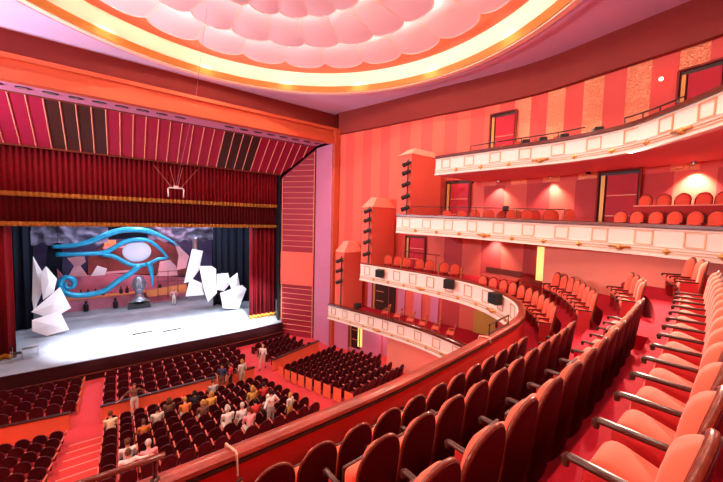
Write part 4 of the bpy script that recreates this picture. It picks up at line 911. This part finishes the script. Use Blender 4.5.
fr = thing('metal_rack', 'open brown metal frame standing on the wooden rail at its bend', 'frame', (0, 0, 0)); d0, d1 = face_cam_px(C1Q, 489, RZ1+.1), face_cam_px(C1Q, 508, RZ1+.1); a, c = C1Q.at(d0)[0], C1Q.at(d1)[0]
b = MB(); up = Vector((0, 0, .2)); b.tube([a+up*.15, c+up*.15, c+up*1.3, a+up*1.3], .022, 6, closed=True); m_ = [a.lerp(c, f) for f in (.33, .66)]; b.build('frame', M['darkwood'], fr)
for q in (a, c): b = MB(); b.tube([q-Vector((0, 0, .0)), q+up*.2], .022, 6); b.build('foot', M['darkwood'], fr)
gr = thing('handrail', 'dark handrail bar mounted above the wooden rail at the bottom left', 'handrail', (0, 0, 0))
hp = [rail_at(70, 484), rail_at(153, 468)]; zr = .22
h0, h1 = onZ(70, 487, RZ1+.33), onZ(165, 454.5, RZ1+.33)
b = MB(); b.tube([h0+(h0-h1)*.6, h0, h1], .032, 10); b.build('bar', M['wood'], gr, True)
for f in (.88, .1): q = h0.lerp(h1, f); b = MB(); b.tube([(q.x, q.y, RZ1+.09), (q.x, q.y, RZ1+.33)], .022, 8); b.lathe([(.045, 0), (.045, .015), (.02, .03)], (q.x, q.y, RZ1+.09), 10); b.build('post', M['darkwood'], gr)
# ------------------------------------------------------------------ stalls
def stall_meshes():
    d = {}
    V, F, rim = grid_back(.255, .22, .66, .88, lambda x, z: -.20-.16*(z-.42)+.4*x*x, .06, .03, 5, 8)
    d['backrest'] = MB().add(V, F).mesh('backrest', M['stallback'], 40)
    d['seat'] = MB().rbox((0, .03, .41), (.46, .44, .12), .04).mesh('seat', M['stallseat'], 40)
    b = MB(); b.rbox((-.285, .02, .60), (.06, .40, .045), .015); d['armrest'] = b.mesh('armrest', mat('salmon_wood_arm', (.62, .16, .11), .35, coat=.4))
    b = MB(); b.box((-.285, .0, .29), (.045, .36, .58)); d['side_panel'] = b.mesh('side_panel', M['stallback'])
    for nm, x in (('endl', -.285), ('endr', .285)):
        b = MB(); b.rbox((x+math.copysign(.03, x), .02, .33), (.03, .50, .65), .01); d[nm] = b.mesh('end_panel', M['divider'])
    b = MB(); b.rbox((.285, .02, .60), (.06, .40, .045), .015); d['armr'] = b.mesh('armrest', MATS['salmon_wood_arm'])
    return d
ST = stall_meshes(); SEATS = []
def rail_y(px):
    pts = [(0, 545), (127, 479), (204, 445), (250, 434), (300, 414), (340, 399), (380, 384), (434, 360), (487, 330), (723, 250)]
    for (a, b_), (c, d_) in zip(pts, pts[1:]):
        if a <= px <= c: return b_+(d_-b_)*(px-a)/(c-a)
    return 999
def stalls_row(x0, y0, ang, n, block, row, ends='', pitch=.57, zoff=0.):
    """n seats from (x0, y0) to the right along direction ANG; keeps those the photo shows above the wooden rail"""
    P = []
    for i in range(n):
        x, y = x0+math.cos(ang)*pitch*i, y0+math.sin(ang)*pitch*i; c = Vector((x-math.sin(ang)*.27, y+math.cos(ang)*.27, 0)); c.z = stalls_floor(y)+zoff
        q = project((x, y, c.z+.88))
        if x > 12.55 and y < 14.6: continue
        if q[0] < -8 or q[1] > 488 or q[1] > rail_y(q[0])+1: continue
        P.append((c, i))
    for k, (c, i) in enumerate(P):
        lab = 'dark red stalls seat, %s from the left, %s row of the %s' % (nth(k), nth(row), block)
        t = thing('stalls_chair', lab, 'theatre seat', c, ang, '%s seats' % block); t.scale = (pitch/.625, 1, 1)
        for nm in ('backrest', 'seat', 'armrest', 'side_panel'): add_child(t, nm, ST[nm])
        if i == n-1: add_child(t, 'armrest', ST['armr'])
        if i == 0 and 'l' in ends: add_child(t, 'end_panel', ST['endl'])
        if i == n-1 and 'r' in ends: add_child(t, 'end_panel', ST['endr'])
        SEATS.append((c, ang, t))
# front blocks
for r in range(4): a = math.radians(-7); n = 7; stalls_row(-2.15-.6*6*math.cos(a), 24.3-1.08*r+.6*6*math.sin(-a), a, n, 'front left block', r, 'r', .6)
for r in range(5): stalls_row(-.55, 24.35-1.08*r, 0, 13 if r < 3 else 12, 'front central block', r, '', .6)
for r in range(4): a = math.radians(16); n = 6 if r < 3 else 6; stalls_row(8.35+.12*r, 24.0-1.03*r-.25, a, n, 'front right block', r, '', .57)
# rear blocks
for r in range(9): a = math.radians(-9); stalls_row(-2.25-.52*8*math.cos(a), 17.85-.95*r+.52*8*math.sin(-a), a, 9, 'rear left block', r, '', .52)
for r in range(9): stalls_row(-.42, 17.95-.96*r, 0, 14, 'rear central block', r, 'r', .52)
for r in range(9): a = math.radians(14); stalls_row(8.45, 18.65-.94*r, a, 9+(r > 1), 'rear right block', r, 'l', .54)
# low partition walls between front and rear blocks
def low_wall(x0, y0, x1, y1, lab, h=.82, th=.12):
    t = thing('seating_divider', lab, 'partition', (0, 0, 0)); a = math.atan2(y1-y0, x1-x0); c = Vector(((x0+x1)/2, (y0+y1)/2, 0)); L = math.hypot(x1-x0, y1-y0); z = stalls_floor(c.y)
    b = MB(); b.box((c.x, c.y, z+h/2-.1), (L, th, h+.2), a); b.build('panel', M['divider'], t); b = MB(); b.rbox((c.x, c.y, z+h+.03), (L+.06, th+.09, .06), .015, a); b.build('cap_rail', M['darkwood'], t)
low_wall(-6.2, 20.25, -2.0, 19.65, 'low orange partition wall behind the front left block of seats')
low_wall(-.85, 19.45, 6.6, 19.45, 'long low orange partition wall the standing man leans on')
low_wall(8.0, 19.95, 12.2, 21.25, 'low orange partition wall in front of the rear right block')
# steps of the left aisle
for i in range(8):
    y = 17.6-.85*i; z = stalls_floor(y-.42)
    b = MB(); b.box((-1.2, y-.3, z-.1), (1.3, .62, .24)); b.box((-1.2, y+.0, z+.024), (1.3, .05, .012), k=1); struct('floor_aisle_tread' if i == 0 else 'floor_aisle_tread_%s' % nth(i), b, [M['stepred'], M['nosing']])
# ------------------------------------------------------------------ people
SKIN = mat('skin', (.62, .32, .22), .55); HAIRS = dict(black=mat('black_hair', (.02, .013, .01), .6), brown=mat('brown_hair', (.12, .05, .025), .6), grey=mat('grey_hair', (.55, .52, .48), .7), fair=mat('fair_hair', (.48, .25, .08), .6))
CL = dict(white=(.82, .80, .76), cream=(.80, .66, .42), yellow=(.75, .45, .10), orange=(.70, .22, .06), red=(.62, .05, .05), brown=(.20, .10, .07), khaki=(.55, .47, .36), grey=(.40, .38, .38), black=(.03, .03, .035), pink=(.75, .38, .40), navy=(.05, .06, .13), pale=(.72, .68, .60))
def cloth(c): return mat('cloth_'+c, CL[c], .85, var=.08, vscale=8.)
SHOE = mat('shoe_leather', (.03, .02, .018), .5); DARK = mat('pupil', (.02, .012, .01), .4); LIP = mat('lip', (.5, .15, .13), .5)
def joints(pose):
    J = {}
    if pose.startswith('sit'):
        f = .10 if pose == 'sit_forward' else 0.
        J.update(pel=(0, -.06, .60), belly=(0, -.07+f*.3, .76), chest=(0, -.09+f, .98), neck=(0, -.08+f*1.3, 1.13), head=(0, -.05+f*1.6, 1.28))
        for s, k in ((-1, 'l'), (1, 'r')):
            J['hip'+k] = (s*.09, -.02, .58); J['kne'+k] = (s*.11, .36, .56); J['ank'+k] = (s*.11, .38, .09); J['toe'+k] = (s*.12, .53, .045)
            J['sho'+k] = (s*.18, -.09+f, 1.06); J['elb'+k] = (s*.205, .0+f, .80); J['wri'+k] = (s*.13, .22+f, .70); J['han'+k] = (s*.11, .29+f, .69)
        if pose == 'sit_arm': J.update(elbl=(-.30, -.10, 1.0), wril=(-.52, -.10, 1.02), hanl=(-.60, -.08, 1.02))
        if pose == 'sit_armr': J.update(elbr=(.32, -.20, 1.06), wrir=(.50, -.26, 1.10), hanr=(.58, -.27, 1.10))
    else:
        J.update(pel=(0, 0, .95), belly=(0, 0, 1.1), chest=(0, -.01, 1.32), neck=(0, 0, 1.47), head=(0, .025, 1.62))
        for s, k in ((-1, 'l'), (1, 'r')):
            J['hip'+k] = (s*.09, 0, .92); J['kne'+k] = (s*.10, .02, .50); J['ank'+k] = (s*.11, -.02, .08); J['toe'+k] = (s*.13, .13, .04)
            J['sho'+k] = (s*.185, -.01, 1.40); J['elb'+k] = (s*.24, -.03, 1.12); J['wri'+k] = (s*.24, .08, .88); J['han'+k] = (s*.24, .11, .80)
        if pose == 'lean':       # back against the low wall, arms spread along its top
            for s, k in ((-1, 'l'), (1, 'r')): J['elb'+k] = (s*.42, -.10, 1.18); J['wri'+k] = (s*.60, -.16, .97); J['han'+k] = (s*.68, -.17, .94)
        if pose == 'walk':
            J['kner'] = (.10, .20, .52); J['ankr'] = (.10, .22, .09); J['toer'] = (.11, .38, .05); J['anKl'] = J['ankl']; J['ankl'] = (-.10, -.26, .11); J['toel'] = (-.10, -.12, .04); J['elbl'] = (-.25, .06, 1.13); J['wril'] = (-.22, .26, .96); J['hanl'] = (-.21, .33, .93)
        if pose == 'hips':
            for s, k in ((-1, 'l'), (1, 'r')): J['elb'+k] = (s*.36, -.06, 1.17); J['wri'+k] = (s*.23, .07, 1.02); J['han'+k] = (s*.19, .10, .99)
    return {k: Vector(v) for k, v in J.items()}
def body_mesh(pose, short=True, skirt=False):
    J = joints(pose); B = []
    def bone(a, c, r0, r1, tagm): B.append((J[a], J[c], r0, r1, tagm))
    bone('pel', 'belly', .135, .125, 2); bone('belly', 'chest', .125, .135, 1); bone('chest', 'neck', .11, .06, 1); bone('neck', 'head', .055, .06, 0)
    for k in 'lr':
        bone('hip'+k, 'kne'+k, .09, .062, 2); bone('kne'+k, 'ank'+k, .06, .042, 2); bone('ank'+k, 'toe'+k, .045, .035, 3)
        bone('chest', 'sho'+k, .09, .068, 1); bone('sho'+k, 'elb'+k, .06, .046, 1); bone('elb'+k, 'wri'+k, .044, .03, 0 if short else 1); bone('wri'+k, 'han'+k, .032, .038, 0)
    mb = MB()
    for a, c, r0, r1, _ in B:
        n = 5; mb.tube([a.lerp(c, i/n) for i in range(n+1)], [r0+(r1-r0)*i/n for i in range(n+1)], 10); mb.sphere(a, r0, 10); mb.sphere(c, r1, 10)
    h = J['head']; mb.sphere(h, (.076, .095, .115), 16); mb.sphere(h+Vector((0, .03, -.06)), (.055, .06, .06), 12)
    mb.hull([h+Vector(v) for v in ((-.014, .085, .02), (.014, .085, .02), (0, .118, -.02), (-.016, .085, -.025), (.016, .085, -.025), (0, .07, 0))])
    for s in (-1, 1): mb.sphere(h+Vector((s*.078, .0, -.005)), (.014, .025, .034), 8)
    tmp = mb.build('tmp', SKIN); r = tmp.modifiers.new('r', 'REMESH'); r.mode = 'VOXEL'; r.voxel_size = .02; r.use_smooth_shade = True
    sm = tmp.modifiers.new('s', 'SMOOTH'); sm.iterations = 4; sm.factor = .5
    dg = bpy.context.evaluated_depsgraph_get(); me = bpy.data.meshes.new_from_object(tmp.evaluated_get(dg)); old = tmp.data; bpy.data.objects.remove(tmp); bpy.data.meshes.remove(old)
    out = MB(); out.v = [tuple(v.co) for v in me.vertices]
    def dist(p, a, c, r0, r1):
        ac = c-a; t = max(0, min(1, (p-a).dot(ac)/max(ac.dot(ac), 1e-9))); return (p-a-ac*t).length-(r0+(r1-r0)*t)
    HB = B+[(h, h+Vector((0, 0, .001)), .1, .1, 0)]
    for f in me.polygons:
        c = Vector(f.center); k = min(HB, key=lambda q: dist(c, *q[:4]))[4]
        if c.z > J['neck'].z+.0 and abs(c.x-J['neck'].x) < .1 and (c-J['neck']).length < .3 and k == 1 and c.z > J['neck'].z-.005: k = 0
        out.f.append(tuple(f.vertices)); out.mi.append(k)
    bpy.data.meshes.remove(me)
    for k, s in (('l', -1), ('r', 1)):      # five bent fingers on each hand
        w, hn = J['wri'+k], J['han'+k]; d = (hn-w).normalized(); side = d.cross(Vector((0, 0, 1))); side = side.normalized() if side.length > .1 else Vector((1, 0, 0)); dn = d.cross(side).normalized(); dn = dn if dn.z < 0 else -dn
        for q, L in enumerate((.062, .075, .08, .07)):
            o = hn+side*(-.027+.018*q); out.tube([o, o+d*L*.55, o+d*L*.85+dn*L*.3, o+d*L*.9+dn*L*.6], [.010, .0095, .009, .007], 6)
        o = w.lerp(hn, .5)+side*.02*s; out.tube([o, o+side*.03*s+d*.03, o+side*.035*s+d*.06+dn*.015], [.011, .010, .008], 6)
    for s in (-1, 1): out.sphere(h+Vector((s*.030, .086, .008)), (.011, .006, .007), 8, k=4)
    out.tube([h+Vector((-.022, .088, -.05)), h+Vector((0, .094, -.05)), h+Vector((.022, .088, -.05))], [.004, .007, .004], 5, k=5)
    return out, h
def hair_mesh(h, kind):
    b = MB(); n = 16; vs = []; L = {'short': .02, 'long': -.20, 'bob': -.09}[kind]
    b.sphere(h+Vector((0, -.018, .022)), (.088, .100, .112), 16)
    keep = []
    for f in b.f:
        c = sum((Vector(b.v[i]) for i in f), Vector())/len(f)-h
        if c.z > .035 or (c.y < .03 and c.z > -.045): keep.append(f)
    b.f = keep; b.mi = [0]*len(keep)
    if kind != 'short':
        for s in (-1, 0, 1): b.tube([h+Vector((s*.055, -.05, .05)), h+Vector((s*.07, -.085+.01*abs(s), -.05)), h+Vector((s*.075, -.09, L))], [.045, .05, .025], 8)
    return b
BODY = {}
def person(label, loc, rz, pose, top, bottom, hair, hk='short', short=True, s=1., group=None):
    key = (pose, short)
    if key not in BODY: BODY[key] = body_mesh(pose, short)
    out, h = BODY[key]
    me = out.mesh('person', [SKIN, cloth(top), cloth(bottom), SHOE, DARK, LIP], True)
    o = bpy.data.objects.new('person', me); COL.objects.link(o); o.location = loc; o.rotation_euler = (0, 0, rz); o.scale = (s, s, s); tag(o, label, 'person', group)
    hb = hair_mesh(h, hk).build('hair', HAIRS[hair], o, True); return o
TAKEN = set()
def seated(px, py, label, pose, top, bottom, hair, hk='short', short=True, s=1.):
    """in the stalls seat whose sitter's head would show at (px, py)"""
    best = None
    for i, (c, a, t) in enumerate(SEATS):
        if i in TAKEN: continue
        q = project(c+Vector((0, 0, 1.36))); e = math.hypot(q[0]-px, q[1]-py)
        if best is None or e < best[0]: best = (e, i)
    e, i = best; TAKEN.add(i); c, a, t = SEATS[i]; return person(label, c+Vector((0, 0, (1-s)*.55)), a, pose, top, bottom, hair, hk, short, s)
def standing(px, py, label, pose, top, bottom, hair, rz, hk='short', short=True, s=1., y=None):
    d = ray(px, py); best = None
    for i in range(400):
        yy = 10+i*.04; p = d*(yy/d.y); e = abs(p.z-(stalls_floor(yy)+1.74*s))
        if best is None or e < best[0]: best = (e, p, yy)
    p = best[1]
    if y is None: y = 17.95-.96*round((17.95-.22-p.y)/.96)-.2
    if y > 0: p = d*(y/d.y)
    return person(label, (p.x, p.y, stalls_floor(p.y)), rz, pose, top, bottom, hair, hk, short, s)
standing(134, 384, 'person in a brown shirt and pale trousers leaning with spread arms on the low wall', 'lean', 'brown', 'pale', 'brown', PI+.1, y=19.1)
standing(271, 390, 'person in a white shirt and grey trousers standing with back turned among the rear seats', 'hips', 'white', 'grey', 'black', .35)
standing(290, 396, 'child in a white and yellow outfit standing beside the white shirted person', 'stand', 'white', 'yellow', 'fair', .4, 'bob', s=.78)
standing(263, 344, 'person in a white top walking in the aisle beside the front right block', 'walk', 'white', 'khaki', 'fair', PI*.75, s=1., y=-1)
standing(242, 359, 'person in a pale top standing at the end of the long partition wall', 'stand', 'pale', 'khaki', 'fair', .2, 'bob', y=18.95)
standing(222, 362, 'person in dark clothes standing behind the long partition wall', 'stand', 'navy', 'brown', 'black', PI-.5, y=18.95)
standing(230.5, 376, 'person in a red top standing near the crowd by the partition wall', 'stand', 'red', 'black', 'brown', 1., s=.95, y=18.95)
seated(122, 448, 'person in a white shirt seated by the left aisle with one arm round a neighbour', 'sit_armr', 'white', 'navy', 'brown', short=False)
seated(137, 446, 'person in a white shirt seated second from the left aisle beside an embracing friend', 'sit', 'white', 'navy', 'brown', short=False)
seated(152, 453, 'person with grey hair in a pink top seated next to the two white shirted friends', 'sit_forward', 'pink', 'black', 'grey')
seated(117, 417, 'person in a cream yellow top seated in the first rear row by the left aisle', 'sit_forward', 'cream', 'khaki', 'brown')
seated(139, 418, 'child in an orange top seated in the rear block below the leaning man', 'sit', 'orange', 'navy', 'brown', s=.85)
seated(158, 408, 'person in a pale top with dark hair seated right of the child in orange', 'sit', 'pale', 'brown', 'black')
seated(171, 394, 'person with long brown hair and a brown top seated in the first rear row', 'sit', 'brown', 'black', 'brown', 'long')
seated(186, 398, 'person in an orange top leaning forward in the rear central block', 'sit_forward', 'orange', 'khaki', 'fair')
seated(194, 388, 'person with dark bobbed hair in black seated near the partition wall', 'sit', 'black', 'black', 'black', 'bob')
seated(201, 403, 'person with fair bobbed hair and a brown top seated mid crowd', 'sit', 'brown', 'khaki', 'fair', 'bob')
seated(210, 396, 'person in a yellow top seated mid crowd beside the fair haired one', 'sit', 'yellow', 'brown', 'fair', 'bob')
seated(222, 411, 'person in a white dress like outfit seated mid crowd with pale hair', 'sit_forward', 'white', 'white', 'grey', 'bob')
seated(238, 401, 'person with grey hair and a white top seated centrally in the crowd', 'sit', 'white', 'khaki', 'grey')
seated(247, 408, 'person in a pink top leaning forward beside the grey haired one', 'sit_forward', 'pink', 'pale', 'brown')
seated(255, 400, 'person in a red top seated left of the standing white shirted person', 'sit', 'red', 'navy', 'black')
seated(254, 383, 'person in a yellow top seated in the second rear row near the right end', 'sit', 'yellow', 'brown', 'fair', 'long')
seated(263, 383, 'person in a bright red shirt seated near the right end of the second row', 'sit', 'red', 'black', 'black')
seated(267, 396, 'person with grey hair and a grey top in front of the standing white shirt', 'sit', 'grey', 'black', 'grey')
seated(213, 384, 'person in a grey top seated near the standing group by the partition wall', 'sit_forward', 'grey', 'black', 'brown')
# a performer on stage by the rose wall
pp = onZ(174, 300, -9.55)
person('performer in a pink top and pale trousers standing on stage right of the silver head', TILT @ Vector((onY(174, 300, 37.5).x, 37.5, ZS)), PI, 'hips', 'pink', 'pale', 'fair', 'bob', False)
# ------------------------------------------------------------------ light
def light(kind, loc, power, col=(1, .8, .62), size=.3, target=None, angle=None, blend=.5, sy=None):
    l = bpy.data.lights.new('light', kind); l.energy = power; l.color = col; o = bpy.data.objects.new('light', l); COL.objects.link(o); o.location = loc
    if kind == 'AREA': l.shape = 'RECTANGLE' if sy else 'DISK'; l.size = size; l.size_y = sy or size
    else: l.shadow_soft_size = size
    if kind == 'SPOT': l.spot_size = math.radians(angle or 120); l.spot_blend = blend
    if target is not None: o.rotation_euler = (Vector(target)-Vector(loc)).to_track_quat('-Z', 'Y').to_euler()
    return o
WARM = (1., .74, .55); COOL = (.72, .82, 1.)
for i in range(14):
    a = 2*PI*i/14; p = Vector((RC.x+9.9*math.sin(a), RC.y+9.9*math.cos(a), 9.2)); light('SPOT', p, 700, WARM, .02, p+Vector((-math.sin(a)*2.5, -math.cos(a)*2.5, -10)), 140, .6)
for x in (2.2, 5., 8., 11., 13.5):
    p = Vector((x, .6, 4.2)); light('SPOT', p, 90, (1, .76, .60), .08, p+Vector((0, 1.3, -5)), 130, .7)
for y, w in ((17, 750), (8, 1150)):  # added fill panels out of view, brighten hall and towers from the left
    light('AREA', (-12.7, y, 2.5), w, (1, .74, .60), 7, (4, y-1, 6.5), sy=3)
light('SPOT', (14.2, 3.4, 2.2), 6000, (1, .76, .60), .05, (4.0, .5, -2.0), 75, .6)
light('SPOT', (12.5, -2.6, 3.0), 500, (1, .76, .60), .06, (6, 2.2, -2.8), 75, .6)
for p, q, w in (((-12.6, 14, 3.), (3, 12, 9), 900), ((-12.6, 20, 3), (3, 20, 8.4), 9000), ((3, -4.6, 4.5), (6, 4, 8.6), 900)):  # added unseen uplights, give ceiling and petals a cooler light
    light('SPOT', p, w, (.74, .80, 1.), .3, q, 110, .8)
for p, w in LAMPS: light('SPOT', p, w*8, (1, .74, .54), .05, p+Vector((.25, 0, -3)), 95, .8)
# stage: battens above and beams from the hall
light('AREA', (3, 30.6, 1.6), 1300, COOL, 13, (3, 32.5, -9), sy=1.6)
light('AREA', (3, 37.6, 2.6), 900, (.84, .78, 1.), 14, (3, 40.5, -9), sy=1.4)
for i in range(7): light('SPOT', (1+i, 12, 7.6), 130000, (.84, .91, 1.), .15, (-1.8+1.9*i, 29.2, -9.3), 14.5, .9)
light('SPOT', (-1, 29, 1.2), 1800, COOL, .2, (-3.4, 32.8, -8.2), 45, .7)
light('SPOT', (8.2, 29, 1.2), 1800, COOL, .2, (9.2, 33.2, -7.6), 50, .7)
light('SPOT', (2, 35, 2.5), 2200, (1, .35, .42), .3, (3, 41.5, -7.5), 85, .8)
for y, x in ((18, 13.2), (14, 12.4), (10, 12.6)): light('POINT', (x+1.4, y-1.2, -7.2), 60, (1, .72, .62), .1)
for y in (14, 11, 8.2): light('POINT', (14.4, y, -4.1+.15), 40, (1, .72, .62), .1)
wd = bpy.data.worlds.new('world'); SC.world = wd; wd.use_nodes = True; wd.node_tree.nodes['Background'].inputs[0].default_value = (.9, .5, .42, 1); wd.node_tree.nodes['Background'].inputs[1].default_value = .03
vs = SC.view_settings; vs.view_transform = 'Standard'; vs.look = 'None'; vs.gamma = 1; vs.exposure = .28; vs.use_curve_mapping = False
SC.cycles.use_denoising = True; SC.cycles.max_bounces = 8; SC.cycles.diffuse_bounces = 4; SC.cycles.glossy_bounces = 3; SC.cycles.sample_clamp_indirect = 8
